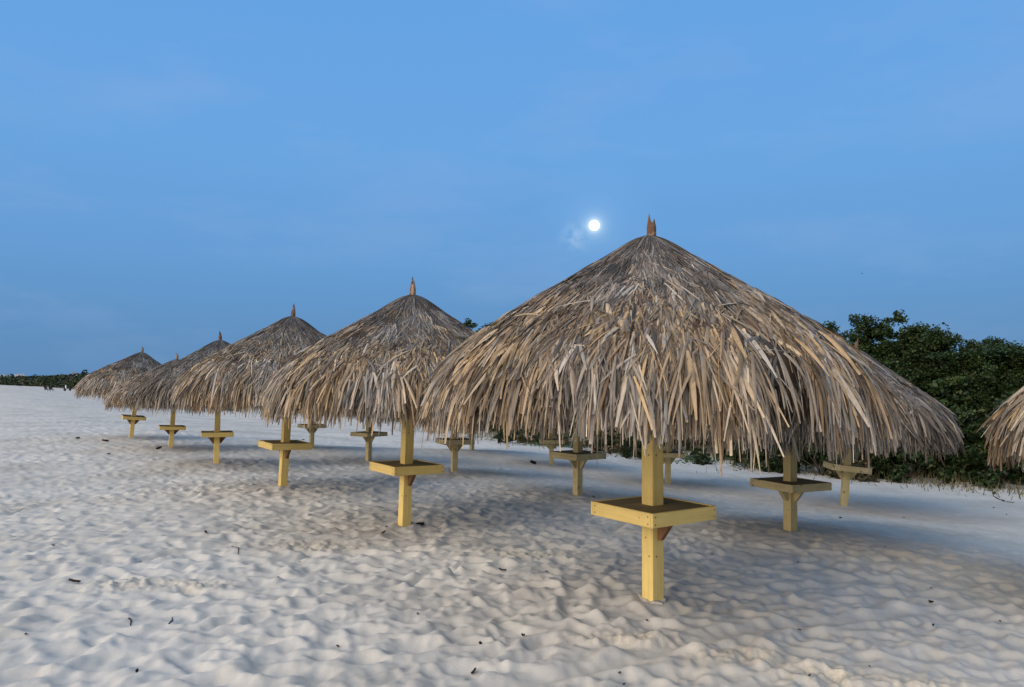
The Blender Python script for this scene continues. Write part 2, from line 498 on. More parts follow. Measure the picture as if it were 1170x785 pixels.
def mk_wood(name, paint, bare, wear, grain_axis=2, rough=0.6, dirt=None):
    """painted (or bare) timber with grain, worn spots and grime"""
    m, t, b, out = new_mat(name)
    l = t.links.new
    tcn = N(t, 'ShaderNodeTexCoord')
    oi = N(t, 'ShaderNodeObjectInfo')
    vadd = N(t, 'ShaderNodeVectorMath', operation='ADD')
    l(tcn.outputs['Object'], vadd.inputs[0]); l(oi.outputs['Random'], vadd.inputs[1])
    mp = N(t, 'ShaderNodeMapping')
    s = [38.0, 38.0, 38.0]; s[grain_axis] = 1.6
    mp.inputs['Scale'].default_value = s
    l(vadd.outputs[0], mp.inputs[0])
    g = N(t, 'ShaderNodeTexNoise', inp={'Scale': 1.0, 'Detail': 5.0, 'Roughness': 0.65}); l(mp.outputs[0], g.inputs['Vector'])
    w = N(t, 'ShaderNodeTexNoise', inp={'Scale': 9.0, 'Detail': 6.0, 'Roughness': 0.7}); l(vadd.outputs[0], w.inputs['Vector'])
    big = N(t, 'ShaderNodeTexNoise', inp={'Scale': 2.3, 'Detail': 3.0, 'Roughness': 0.6}); l(vadd.outputs[0], big.inputs['Vector'])
    rg = ramp(N(t, 'ShaderNodeValToRGB'), [(0.3, tuple(0.80 * c for c in paint)), (0.5, paint), (0.7, tuple(min(1, 1.08 * c) for c in paint))])
    l(g.outputs[0], rg.inputs[0])
    rb = ramp(N(t, 'ShaderNodeValToRGB'), [(0.3, tuple(0.55 * c for c in bare)), (0.7, bare)])
    l(g.outputs[0], rb.inputs[0])
    rw = ramp(N(t, 'ShaderNodeValToRGB'), [(wear, (0, 0, 0)), (wear + 0.06, (1, 1, 1))])
    l(w.outputs[0], rw.inputs[0])
    mx = N(t, 'ShaderNodeMixRGB', blend_type='MIX')
    l(rw.outputs[0], mx.inputs[0]); l(rg.outputs[0], mx.inputs[1]); l(rb.outputs[0], mx.inputs[2])
    rs = ramp(N(t, 'ShaderNodeValToRGB'), [(0.32, (0.80, 0.78, 0.74)), (0.6, (1, 1, 1))])
    l(big.outputs[0], rs.inputs[0])
    mu = N(t, 'ShaderNodeMixRGB', blend_type='MULTIPLY', inp={'Fac': 0.8})
    l(mx.outputs[0], mu.inputs[1]); l(rs.outputs[0], mu.inputs[2])
    l(mu.outputs[0], b.inputs['Base Color'])
    b.inputs['Roughness'].default_value = rough
    b.inputs['Specular IOR Level'].default_value = 0.25
    bp = N(t, 'ShaderNodeBump', inp={'Strength': 0.35, 'Distance': 0.004})
    l(g.outputs[0], bp.inputs['Height']); l(bp.outputs[0], b.inputs['Normal'])
    MAT[name] = m
def mk_plain(name, c, rough=0.7, var=0.25, scale=12.0):
    m, t, b, out = new_mat(name)
    l = t.links.new
    tcn = N(t, 'ShaderNodeTexCoord')
    n = N(t, 'ShaderNodeTexNoise', inp={'Scale': scale, 'Detail': 5.0, 'Roughness': 0.65}); l(tcn.outputs['Object'], n.inputs['Vector'])
    r = ramp(N(t, 'ShaderNodeValToRGB'), [(0.3, tuple(x * (1 - var) for x in c)), (0.7, tuple(min(1, x * (1 + var * 0.6)) for x in c))])
    l(n.outputs[0], r.inputs[0]); l(r.outputs[0], b.inputs['Base Color'])
    b.inputs['Roughness'].default_value = rough
    b.inputs['Specular IOR Level'].default_value = 0.2
    MAT[name] = m
mk_sand(); mk_thatch(); mk_thatch('old_grey_thatch', 'thatch_old', 0.60, 0.76); mk_leaf('leaves', 0.08); mk_leaf('dry_grass', 0.1)
YEL = (0.74, 0.56, 0.195)
mk_wood('yellow_post', YEL, (0.22, 0.14, 0.06), 0.70, 2)
mk_wood('yellow_board', YEL, (0.20, 0.12, 0.05), 0.66, 0)
mk_wood('shaded_post', (0.50, 0.42, 0.21), (0.20, 0.15, 0.08), 0.64, 2)  # rear huts' yellow made duller and greener to carry their shade, plus extra wear
mk_wood('shaded_board', (0.46, 0.39, 0.21), (0.18, 0.13, 0.07), 0.60, 0)  # the same shade put into the rear boards' paint
mk_wood('worn_top', (0.27, 0.215, 0.105), (0.42, 0.32, 0.12), 0.60, 0, 0.75)
mk_wood('bare_brown', (0.20, 0.105, 0.05), (0.10, 0.06, 0.035), 0.62, 2, 0.75)
mk_wood('finial_wood', (0.13, 0.075, 0.045), (0.40, 0.29, 0.20), 0.54, 2, 0.75)
mk_wood('driftwood', (0.17, 0.15, 0.13), (0.07, 0.055, 0.045), 0.58, 0, 0.85)
mk_wood('bark', (0.10, 0.08, 0.06), (0.05, 0.04, 0.03), 0.55, 2, 0.9)
mk_plain('nail', (0.06, 0.045, 0.035), 0.5)
mk_plain('concrete', (0.46, 0.43, 0.38), 0.9, 0.3, 30)
mk_plain('red_tape', (0.45, 0.10, 0.08), 0.5)
mk_plain('dead_leaf', (0.075, 0.04, 0.022), 0.7, 0.4, 60)
mk_plain('dark_debris', (0.025, 0.02, 0.018), 0.8, 0.4, 60)
mk_plain('white_wall', (0.78, 0.77, 0.74), 0.7, 0.06)
mk_plain('roof_tile', (0.42, 0.40, 0.37), 0.8, 0.2)
mk_plain('window_glass', (0.03, 0.04, 0.05), 0.15, 0.1)
mk_plain('dark_plastic', (0.03, 0.03, 0.035), 0.5)
mk_plain('hill_scrub', (0.035, 0.042, 0.022), 0.95, 0.5, 0.12)
mk_plain('bird_feathers', (0.05, 0.055, 0.07), 0.8)

build_ground()

# ------------------------------------------------------------------ thatch
APEX = 2.705
PR = np.array([0.0, 0.05, 0.12, 0.30, 0.55, 0.82, 1.06, 1.27, 1.42, 1.50])
PD = np.array([0.0, 0.010, 0.045, 0.165, 0.33, 0.505, 0.670, 0.825, 0.965, 1.07])
def prof(r): return APEX - 0.012 - np.interp(r, PR, PD)
def prof_slope(r):
    return (np.interp(r + 0.06, PR, PD) - np.interp(np.maximum(r - 0.06, 0), PR, PD)) / (np.minimum(r + 0.06, 1.50) - np.maximum(r - 0.06, 0))

def blades(g, phi, r0, z_off, yaw, lift, length, width, roll, droop, col, S=6, across=3, kink=None, tipw=None, adh=0.4):
    """one strip per blade; all arguments are arrays of equal length"""
    n = len(phi)
    er = np.stack([np.cos(phi), np.sin(phi), np.zeros(n)], 1)
    et = np.stack([-np.sin(phi), np.cos(phi), np.zeros(n)], 1)
    ez = np.array([0, 0, 1.0])
    sl = prof_slope(r0)
    down = er - ez * sl[:, None]
    down /= np.linalg.norm(down, axis=1)[:, None]
    nrm = np.cross(et, -down); nrm *= np.sign(nrm[:, 2:3])
    p = er * r0[:, None] + ez * (prof(r0) + z_off)[:, None]
    d = down * np.cos(yaw)[:, None] + et * np.sin(yaw)[:, None]
    d = d * np.cos(lift)[:, None] + nrm * np.sin(lift)[:, None]
    V = np.zeros((n, S + 1, across, 3)); 
    Cc = np.zeros((n, S + 1, across, 3))
    ds = length / S
    side0 = np.cross(d, nrm); side0 /= np.linalg.norm(side0, axis=1)[:, None]
    tw = g.normal(0, 0.7, n)
    curv = g.normal(0, 0.30, n) * np.where(g.random(n) < 0.1, 3, 1)
    for s in range(S + 1):
        f = s / S
        side = np.cross(d, nrm); side /= np.maximum(np.linalg.norm(side, axis=1), 1e-6)[:, None]
        up = np.cross(side, d)
        a = roll + tw * f
        sd_ = side * np.cos(a)[:, None] + up * np.sin(a)[:, None]
        u2 = -side * np.sin(a)[:, None] + up * np.cos(a)[:, None]
        w = width * (0.75 + 0.35 * np.sin(np.pi * min(1, f * 1.15 + 0.05))) * np.where(f > 0.6, 1 - (1 - tipw) * ((f - 0.6) / 0.4) ** 1.3, 1.0)
        if across == 3:
            V[:, s, 0] = p - sd_ * (w / 2)[:, None]
            V[:, s, 1] = p + u2 * (w * 0.20)[:, None]
            V[:, s, 2] = p + sd_ * (w / 2)[:, None]
        else:
            V[:, s, 0] = p - sd_ * (w / 2)[:, None]
            V[:, s, 1] = p + sd_ * (w / 2)[:, None]
        Cc[:, s] = (col * (0.93 + 0.12 * f))[:, None]
        # bend: gravity, with a kink in a few
        k = droop * ds
        if kink is not None and s == S // 2:
            k = k + kink
        rad = np.maximum(np.hypot(p[:, 0], p[:, 1]), 1e-4)
        er_ = np.stack([p[:, 0] / rad, p[:, 1] / rad, np.zeros(n)], 1)
        sl_ = prof_slope(np.minimum(rad, 1.49))
        dl = er_ - ez * sl_[:, None]
        dl /= np.linalg.norm(dl, axis=1)[:, None]
        et_ = np.stack([-er_[:, 1], er_[:, 0], np.zeros(n)], 1)
        yy = np.sum(d * et_, 1)
        tgt = dl * np.sqrt(np.clip(1 - yy ** 2, 0, 1))[:, None] + et_ * yy[:, None]
        am = (adh * (rad < 1.40))[:, None]
        d = d * (1 - am) + tgt * am
        d = d + np.array([0, 0, -1.0]) * k[:, None] + side * (curv * ds)[:, None]
        d /= np.linalg.norm(d, axis=1)[:, None]
        p = p + d * ds[:, None]
        # rest on the roof where it is under the blade
        rad = np.hypot(p[:, 0], p[:, 1])
        onr = rad < 1.40
        zs = prof(rad) + 0.004
        p[:, 2] = np.where(onr & (p[:, 2] < zs), zs, p[:, 2])
    idx = np.arange(n * (S + 1) * across).reshape(n, S + 1, across)
    F = np.stack([idx[:, :-1, :-1], idx[:, :-1, 1:], idx[:, 1:, 1:], idx[:, 1:, :-1]], -1).reshape(-1, 4)
    return V.reshape(-1, 3), F, Cc.reshape(-1, 3)

GREY = np.array([0.215, 0.195, 0.172]); DGREY = np.array([0.105, 0.092, 0.082]); SILV = np.array([0.40, 0.375, 0.34])
TAN = np.array([0.37, 0.275, 0.175]); GOLD = np.array([0.45, 0.32, 0.175]); BROWN = np.array([0.17, 0.11, 0.066]); PALE = np.array([0.54, 0.45, 0.33])
PAL = np.stack([DGREY, GREY, SILV, TAN, GOLD, BROWN, PALE])
def pick(g, n, w):
    w = np.array(w, float); w /= w.sum()
    i = g.choice(len(PAL), n, p=w)
    j = g.choice(len(PAL), n, p=w)
    t = g.random(n)[:, None] * 0.6
    c = PAL[i] * (1 - t) + PAL[j] * t
    return c * g.uniform(0.72, 1.18, n)[:, None]

def make_thatch(seed, dens, wide, S, across, gap=None):
    g = np.random.default_rng(seed)
    Vs, Fs, Cs = [], [], []
    off = 0
    def put(v, f, c):
        nonlocal off
        Vs.append(v); Fs.append(f + off); Cs.append(c); off += len(v)
    # dense inner mat: outer shell + underside
    na = 72; rs = np.array([0.02, 0.12, 0.3, 0.55, 0.85, 1.10, 1.27, 1.38, 1.42, 1.36, 1.1, 0.8, 0.4, 0.08])
    dz = np.array([-.02, -.02, -.02, -.02, -.02, -.02, -.02, -.02, -.12, -.20, -.15, -.14, -.13, -.12])
    ph = np.linspace(0, 2 * np.pi, na, endpoint=False)
    Rr, P = np.meshgrid(rs, ph, indexing='ij')
    wob = 1 + 0.015 * np.sin(P * 7 + Rr * 3) + 0.01 * np.sin(P * 13)
    v = np.stack([Rr * wob * np.cos(P), Rr * wob * np.sin(P), prof(Rr) + dz[:, None]], -1).reshape(-1, 3)
    i = np.arange(len(rs) - 1)[:, None] * na; j = np.arange(na)[None]
    f = np.stack([i + j, i + (j + 1) % na, i + na + (j + 1) % na, i + na + j], -1).reshape(-1, 4)
    c = np.where((Rr > 1.3).reshape(-1, 1), BROWN * 0.35, DGREY * 0.5)  # shade in the gaps and under the roof put into this dark colour
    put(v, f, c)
    def layer(ncl, per, rlo, rhi, rpow, Lm, Ls, wm, ws, yaw_c, yaw_b, lift_m, lift_s, droop_m, weights, spread, zlo=0.0, zhi=0.03, rollS=0.5, tip=(0.1, 0.5), kinkp=0.05, adh=0.4, gapable=False):
        ncl = int(ncl * dens)
        pc = g.random(ncl) * 2 * np.pi
        rc = rlo + (rhi - rlo) * g.random(ncl) ** rpow
        yc = g.normal(0, yaw_c, ncl)
        tone = pick(g, ncl, weights)
        lc = np.clip(g.normal(1, 0.14, ncl), 0.6, 1.18)
        zc = g.uniform(zlo, zhi, ncl)
        n = ncl * per
        k = np.repeat(np.arange(ncl), per)
        q = np.tile(np.linspace(-1, 1, per), ncl) + g.normal(0, 0.25, n)
        phi = pc[k] + q * spread / np.maximum(rc[k], 0.15)
        r0 = np.clip(rc[k] + g.normal(0, 0.03, n), 0.015, 1.50)
        if gapable and gap is not None:
            for (ga, gw, keepp) in gap:
                dphi = np.abs((phi - ga + np.pi) % (2 * np.pi) - np.pi)
                keep = (dphi > gw) | (r0 < 1.1) | (g.random(n) < keepp)
                phi, r0, k, q = phi[keep], r0[keep], k[keep], q[keep]
                n = len(phi)
        yaw = yc[k] + q * yaw_b + g.normal(0, yaw_b * 0.7, n)
        Ln = np.maximum(Lm * lc[k] + np.clip(g.normal(0, Ls, n), -0.2, 0.05), 0.12)
        if gap is not None:                                        # hem worn shorter on one side
            dph = np.abs((phi - R(-90 - 32) + np.pi) % (2 * np.pi) - np.pi)
            Ln = Ln * (1 - 0.17 * np.exp(-(dph / R(24)) ** 2) * (r0 > 0.9))
        w = wm * np.exp(np.clip(g.normal(-0.05, 0.42, n), -1, 0.75)) * wide
        yaw = yaw * np.where(g.random(n) < 0.08, 2.4, 1.0)
        col = tone[k] * g.uniform(0.55, 1.32, n)[:, None]
        pn = vnoise(phi * 2.6 + seed, r0 * 5.0 + 11) * 0.65 + vnoise(phi * 6.5 + 3, r0 * 9.0 + seed) * 0.35
        gr = np.clip((pn - 0.52) * 3.4, 0, 0.75)[:, None]          # silvered, sun-bleached patches
        dk = np.clip((0.44 - pn) * 3.0, 0, 0.5)[:, None]           # darker patches
        lum = col.mean(1, keepdims=True)
        col = (col * (1 - gr) + lum * np.array([1.16, 1.10, 1.02]) * 1.12 * gr) * (1 - dk)
        # now and then one blade of quite another shade
        od = g.random(n) < 0.14
        col[od] = pick(g, int(od.sum()), weights)
        kink = np.where(g.random(n) < kinkp, g.uniform(0.5, 1.8, n), 0.0)
        put(*blades(g, phi, r0, zc[k] + g.uniform(0, 0.012, n), yaw, g.normal(lift_m, lift_s, n), Ln, w, g.normal(0, rollS, n),
                    np.maximum(g.normal(droop_m, droop_m * 0.35, n), 0.02), col, S, across, kink, g.uniform(*tip, n), adh))
    #          [DGREY, GREY, SILV, TAN, GOLD, BROWN, PALE]
    # hanging fringe, innermost first: shadow coloured into inner blades, highlights into outer ones
    layer(240, 10, 1.08, 1.38, 1.0, 0.44, 0.06, 0.014, 0.006, 0.10, 0.08, -0.5, 0.15, 6.0, [.9, .1, 0, .3, .3, 2.0, 0], 0.085, -0.13, -0.06, 0.6, adh=0.0, tip=(.3, .95), gapable=True)
    layer(520, 10, 1.15, 1.45, 1.0, 0.43, 0.06, 0.0135, 0.006, 0.16, 0.10, -0.22, 0.12, 4.6, [.5, .3, .1, 1.2, 1.0, 1.3, .15], 0.08, -0.06, 0.0, 0.6, adh=0.0, tip=(.3, .95), gapable=True)
    layer(460, 10, 1.33, 1.49, 1.0, 0.33, 0.05, 0.0135, 0.006, 0.22, 0.13, -0.30, 0.14, 4.0, [.4, .4, .3, 1.5, 1.3, .9, .5], 0.075, -0.12, 0.01, 0.6, adh=0.0, tip=(.2, .9), gapable=True)
    layer(760, 10, 1.02, 1.44, 1.0, 0.37, 0.08, 0.0145, 0.007, 0.25, 0.15, 0.0, 0.09, 3.2, [.4, .5, .4, 1.6, 1.4, .8, .6], 0.075, -0.01, 0.03, 0.7, adh=0.1, tip=(.2, .85), gapable=True)
    # body of the roof
    layer(1250, 10, 0.70, 1.34, 0.8, 0.28, 0.07, 0.0105, 0.006, 0.24, 0.14, 0.03, 0.06, 1.6, [1.2, 1.6, .7, 1.4, .6, 1.1, .3], 0.065, -0.01, 0.028, 0.7, adh=0.4, gapable=True)
    layer(1250, 10, 0.36, 1.02, 0.75, 0.23, 0.06, 0.0078, 0.0045, 0.18, 0.11, 0.025, 0.045, 0.6, [2.0, 2.2, .6, .45, .05, 1.0, .08], 0.055, 0.0, 0.020, 0.6, adh=0.65, kinkp=0.0)
    # tight grey crown round the pole
    layer(800, 12, 0.12, 0.70, 0.7, 0.24, 0.07, 0.0050, 0.0025, 0.12, 0.08, 0.015, 0.025, 0.3, [2.2, 2.2, .3, .15, 0, .7, .0], 0.045, 0.0, 0.012, 0.45, adh=0.9, kinkp=0.0)
    layer(150, 14, 0.02, 0.22, 1.0, 0.30, 0.07, 0.0055, 0.002, 0.05, 0.05, 0.0, 0.012, 0.1, [3.0, 1.3, .1, .05, 0, .5, 0], 0.03, 0.0, 0.008, 0.4, adh=0.97, kinkp=0.0)
    # loose, broken and stray leaves
    layer(110, 1, 0.85, 1.42, 0.8, 0.24, 0.08, 0.016, 0.008, 0.65, 0.3, 0.10, 0.08, 1.4, [.1, .6, 1.0, 1.2, .8, .3, 1.0], 0.05, 0.015, 0.04, 0.7, adh=0.2, kinkp=0.3)
    return np.vstack(Vs), np.vstack(Fs), np.vstack(Cs)

GAPS = [(R(-90 + 21), R(6.5), 0.05), (R(-90 + 40), R(3.0), 0.2), (R(-90 - 25), R(1.6), 0.3), (R(-90 + 14), R(1.2), 0.4), (R(-90 - 62), R(2), 0.3)]
THATCH = [make_thatch(5, 1.5, 1.0, 6, 3, GAPS), make_thatch(6, 1.1, 1.15, 4, 3), make_thatch(7, 1.1, 1.15, 4, 3)]
thatch_mesh = {}

# ------------------------------------------------------------------ hut parts
def post_mesh(name, matn, parent, seed):
    g = np.random.default_rng(seed)
    h = 0.0575
    mb = MB()
    mb.box(-h, h, -h, h, -0.35, 2.45, bev=0.006, mi=0)
    # nail heads
    for z, x in ((1.06, -0.02), (1.13, 0.025), (0.45, 0.015), (0.32, -0.02)):
        for sgn in (0, 1):
            a = (x, -h - 0.0015) if sgn == 0 else (-h - 0.0015, x)
            e = 0.005
            if sgn == 0: mb.box(a[0]-e, a[0]+e, a[1], a[1]+0.004, z-e, z+e, mi=1)
            else: mb.box(a[0], a[0]+0.004, a[1]-e, a[1]+e, z-e, z+e, mi=1)
    return mb.build(name, None, parent, mats=[MAT[matn], MAT['nail']])

TT = 0.695; TS = 0.325
def build_hut(kind, matset, seed, brace_deg=(0, 180)):
    g = np.random.default_rng(seed)
    root = empty('thatched_hut', (0, 0, 0))
    pm, bm_ = ('yellow_post', 'yellow_board') if matset == 0 else ('shaded_post', 'shaded_board')
    post_mesh('post', pm, root, seed)
    # table top of three planks round the post
    mb = MB()
    e = TS - 0.022
    ys = [-e, -0.062, 0.062, e]
    for k in range(3):
        z0, z1 = TT - 0.026, TT - 0.004 + g.uniform(-0.002, 0.002)
        a, b_ = ys[k] + 0.0025, ys[k + 1] - 0.0025
        if k == 1:
            mb.box(-e, -0.061, a, b_, z0, z1, bev=0.003); mb.box(0.061, e, a, b_, z0, z1, bev=0.003)
        else:
            mb.box(-e, e, a, b_, z0, z1, bev=0.003)
    mb.build('tabletop', MAT['worn_top'], root)
    for k in range(4):
        mb = MB()
        L2 = TS if k % 2 == 0 else TS - 0.0225
        mb.box(-L2, L2, -TS, -TS + 0.021, TT - 0.098, TT + 0.002, bev=0.004)
        for sx in (-1, 1):
            for dz_ in (-0.025, -0.075):
                x = sx * (L2 - 0.025); n_ = 0.0045
                mb.box(x - n_, x + n_, -TS - 0.0015, -TS + 0.003, TT + dz_ - n_, TT + dz_ + n_, mi=1)
        o = mb.build('apron_board', None, root, mats=[MAT[bm_], MAT['nail']])
        o.rotation_euler = (0, 0, k * math.pi / 2)
    # triangular braces under the table, on two opposite faces
    for bd in brace_deg:
        mb = MB()
        off = 0.012
        mb.prism([(0.059, TT - 0.029), (0.235, TT - 0.029), (0.235, TT - 0.055), (0.085, TT - 0.255), (0.059, TT - 0.255)], -0.02 + off, 0.02 + off)
        o = mb.build('brace', MAT['bare_brown'] if (matset == 0) else MAT['shaded_board'], root)
        o.rotation_euler = (0, 0, R(bd))
    # finial: end of the pole, split and weathered
    mb = MB()
    k = 10
    pts = [(0, 0, 2.40), (0, 0, APEX + 0.07), (0.002, 0, APEX + 0.10)]
    vs, fs = [], []
    rad = 0.036
    tip = [0.20, 0.16, 0.115, 0.11, 0.13, 0.15, 0.12, 0.115, 0.14, 0.18]
    tip = np.roll(np.array(tip) * g.uniform(0.9, 1.15), int(g.integers(0, 10)))
    for lv in range(3):
        for j in range(k):
            t = 2 * math.pi * j / k
            if lv == 0: rr_, z = rad, 2.40
            elif lv == 1: rr_, z = rad * (1 + 0.06 * math.sin(3 * t)), APEX + 0.065
            else: rr_, z = rad * 0.55, APEX + tip[j]
            vs.append((rr_ * math.cos(t), rr_ * math.sin(t), z))
    vs.append((0, 0, APEX + 0.085))
    for lv in range(2):
        for j in range(k):
            fs.append((lv*k + j, lv*k + (j+1) % k, (lv+1)*k + (j+1) % k, (lv+1)*k + j))
    for j in range(k): fs.append((2*k + j, 2*k + (j+1) % k, 3*k))
    mb.add(vs, fs)
    mb.build('finial', MAT['finial_wood'], root)
    # thatch
    if kind not in thatch_mesh:
        v, f, c = THATCH[kind]
        o = mesh_np('thatch', v, f, MAT['thatch'], root, col=c)
        thatch_mesh[kind] = o.data
    else:
        o = bpy.data.objects.new('thatch', thatch_mesh[kind])
        C.objects.link(o); o.parent = root
    return root

def copy_tree(o, parent=None):
    c = o.copy(); C.objects.link(c)
    if parent: c.parent = parent
    for ch in [x for x in scene.objects if x.parent == o]:
        copy_tree(ch, c)
    return c

LABELS = [
    'largest and nearest thatched hut with bright yellow post and square table, below the moon',
    'second hut of the front row, yellow post and table just left of the largest hut',
    'third hut of the front row, leaning slightly, its narrow yellow post beside the second hut',
    'fourth hut of the front row, yellow table seen edge-on with braces spread under it',
    'fifth hut of the front row, its roof mostly hidden behind the fourth hut',
    'farthest hut of the front row, leaning right, leftmost roof against the sky',
    'thatched hut behind the largest one, olive post with red mark, grey roof bulging at right',
    'shaded hut with dull two-braced table seen left of the largest yellow post',
    'dull hut behind the second hut, its weathered table just right of the second yellow post',
    'pale hut whose grey table with spread braces shows left of the second yellow post',
    'most distant hut of the middle row, small table seen between the third and second huts',
    'leaning hut by the dark trees, tilted pale post right of the olive one',
    'dim hut behind the largest one, table half hidden by the right of its yellow post',
    'small shaded hut near the scrub, thin flat table just left of the braced dull one',
    'farthest hut of the back row, tiny dark table just behind the weathered one',
    'hut cut off by the right edge of the picture, only drooping thatch showing',
]
proto = {}
for i, (px, py, D, turn, lean, kind, sc_, spin) in enumerate(HUTS):
    ms = 0 if i < 6 else 1
    bd = (270,) if i in (0, 1) else (90, 270) if i == 2 else (0, 90, 180, 270) if i in (6, 7, 9) else (0, 180)
    key = (kind, ms, i % 3, bd)
    if key not in proto:
        root = build_hut(kind, ms, 40 + i, bd)
        proto[key] = root
    else:
        root = copy_tree(proto[key])
    root.location = HPOS[i]
    turn = turn - math.degrees(math.atan2(HPOS[i][0], HPOS[i][1]))
    q = Quaternion((0, 1, 0), R(lean)) @ Quaternion((0, 0, 1), R(turn))
    root.rotation_euler = q.to_euler()
    root.scale = (sc_, sc_, sc_ * {6: 0.905, 4: 0.91, 11: 1.03}.get(i, 1.0))
    for ch in [x for x in scene.objects if x.parent == root]:
        if ch.name.startswith('thatch'):
            w = 1.05 if i != 6 else 1.09
            tl = 0.6 if i == 0 else 0.0                 # the nearest roof has slipped a little
            tq_ = Quaternion((0, 0, 1), R(-turn)) @ Quaternion((0, 1, 0), R(tl)) @ Quaternion((0, 0, 1), R(spin))
            ch.rotation_euler = tq_.to_euler(); ch.scale = (w, w, 1.0)
            if tl:
                ap = Vector((0, 0, APEX))
                ch.location = ap - tq_ @ ap + Quaternion((0, 0, 1), R(-turn)) @ Vector((-0.02, 0, 0))
            if i in (3, 6, 11):
                ch.material_slots[0].link = 'OBJECT'; ch.material_slots[0].material = MAT['thatch_old']
    tag(root, LABELS[i], 'beach hut', 'thatched huts standing in rows on the sand')
    if i == 0:
        mb = MB()
        g = np.random.default_rng(3)
        n = 14
        ring = [(0.088 * (1 + 0.18 * g.normal()) * math.cos(2*math.pi*k/n) * 1.05, 0.098 * (1 + 0.18 * g.normal()) * math.sin(2*math.pi*k/n)) for k in range(n)]
        vs = [(x, y, -0.1) for x, y in ring] + [(x * 0.93, y * 0.93, 0.004 + 0.006 * g.normal()) for x, y in ring] + [(0, 0, 0.01)]
        fs = [(k, (k+1) % n, n + (k+1) % n, n + k) for k in range(n)] + [(n + k, n + (k+1) % n, 2*n) for k in range(n)]
        mb.add(vs, fs)
        mb.build('footing', MAT['concrete'], root)
    if i == 6:
        mb = MB()
        mb.box(0.0582, 0.0605, -0.045, 0.03, TT + 0.015, TT + 0.15)
        mb.build('tape_mark', MAT['red_tape'], root)

# ------------------------------------------------------------------ moon
moon_d = 4000.0
V = []
import bmesh
bm = bmesh.new()
bmesh.ops.create_icosphere(bm, subdivisions=4, radius=moon_d * 5.9 / F_PX)
me = bpy.data.meshes.new('moon'); bm.to_mesh(me); bm.free()
me.polygons.foreach_set('use_smooth', [True] * len(me.polygons))
mm, t, b, out = new_mat('moon_light')
em = N(t, 'ShaderNodeEmission', inp={'Color': (1.0, 0.98, 0.92, 1), 'Strength': 2.2})
t.links.new(em.outputs[0], out.inputs['Surface'])
me.materials.append(mm)
mo = bpy.data.objects.new('moon', me); C.objects.link(mo)
mo.location = Vector((0, 0, CAM_H)) + MOON_DIR * moon_d
tag(mo, 'bright white full moon in the blue evening sky above the thatch', 'moon')

# ------------------------------------------------------------------ vegetation
def leaf_quads(g, pos, size, col, flat=0.0, aspect=0.62):
    n = len(pos)
    d = g.normal(size=(n, 3)); d /= np.linalg.norm(d, axis=1)[:, None]
    nr = g.normal(size=(n, 3)); nr[:, 2] = np.abs(nr[:, 2]) + flat
    nr /= np.linalg.norm(nr, axis=1)[:, None]
    a = np.cross(d, nr); a /= np.maximum(np.linalg.norm(a, axis=1), 1e-6)[:, None]
    b_ = np.cross(nr, a)
    s = size[:, None]
    V = np.stack([pos + a * s * 0.5, pos + b_ * s * 0.5 * aspect, pos - a * s * 0.5, pos - b_ * s * 0.5 * aspect], 1)
    # fold along the midrib a little
    V[:, 1] += nr * s * 0.10; V[:, 3] += nr * s * 0.10
    F = np.arange(n * 4).reshape(n, 4)
    return V.reshape(-1, 3), F, np.repeat(col, 4, axis=0)

GREENS = np.array([[0.022, 0.042, 0.014], [0.032, 0.060, 0.018], [0.048, 0.080, 0.022], [0.016, 0.030, 0.013], [0.075, 0.085, 0.028]])
DRYC = np.array([[0.13, 0.10, 0.05], [0.09, 0.075, 0.038], [0.18, 0.14, 0.075], [0.05, 0.055, 0.025]])
def crown(seed, W, Dp, H, z0, nl, leaves, size, pal=GREENS, wts=(.3, .35, .2, .1, .05), fill=0.35, flat=0.4):
    """crown built of many small leaf clumps inside an uneven dome"""
    g = np.random.default_rng(seed)
    # big boughs, then clumps on them
    th = g.random(nl) * 2 * np.pi
    u = g.random(nl) ** 0.5
    hz = g.random(nl)
    dome = np.sqrt(np.clip(1 - (hz * 0.98) ** 2.4, 0.03, 1))
    lob = 0.80 + 0.28 * np.sin(th * 3 + seed) * g.random(nl)
    bx = np.cos(th) * u * W / 2 * dome * lob
    by = np.sin(th) * u * Dp / 2 * dome * lob
    bz = z0 + hz * (H - z0) * (0.9 + 0.1 * np.cos(th * 2 + seed))
    br = g.uniform(0.14, 0.23, nl) * (W + H) / 2 * 0.55
    tonei = g.choice(len(pal), nl, p=np.array(wts))
    k = g.integers(0, nl, leaves)
    d = g.normal(size=(leaves, 3)); d /= np.linalg.norm(d, axis=1)[:, None]
    rad = br[k] * (fill + (1 - fill) * g.random(leaves)) ** 0.6
    # twig clumping: snap part of the leaves to sub-clumps
    sub = g.normal(size=(nl, 9, 3)); sub /= np.linalg.norm(sub, axis=2)[:, :, None]
    si = g.integers(0, 9, leaves)
    d = d * 0.42 + sub[k, si] * 0.8
    pos = np.stack([bx[k], by[k], bz[k]], 1) + d * rad[:, None] * np.array([1.0, 1.0, 0.72])
    pos = pos[pos[:, 2] > 0.02]
    m = len(pos)
    k = k[:m]
    col = pal[tonei[k]] * g.uniform(0.6, 1.2, m)[:, None]
    oi = g.random(m) < 0.25
    col[oi] = pal[g.choice(len(pal), int(oi.sum()), p=np.array(wts))] * g.uniform(0.8, 1.3, int(oi.sum()))[:, None]
    sz = np.abs(g.normal(size, size * 0.28, m)) + size * 0.3
    return leaf_quads(g, pos, sz, col, flat)

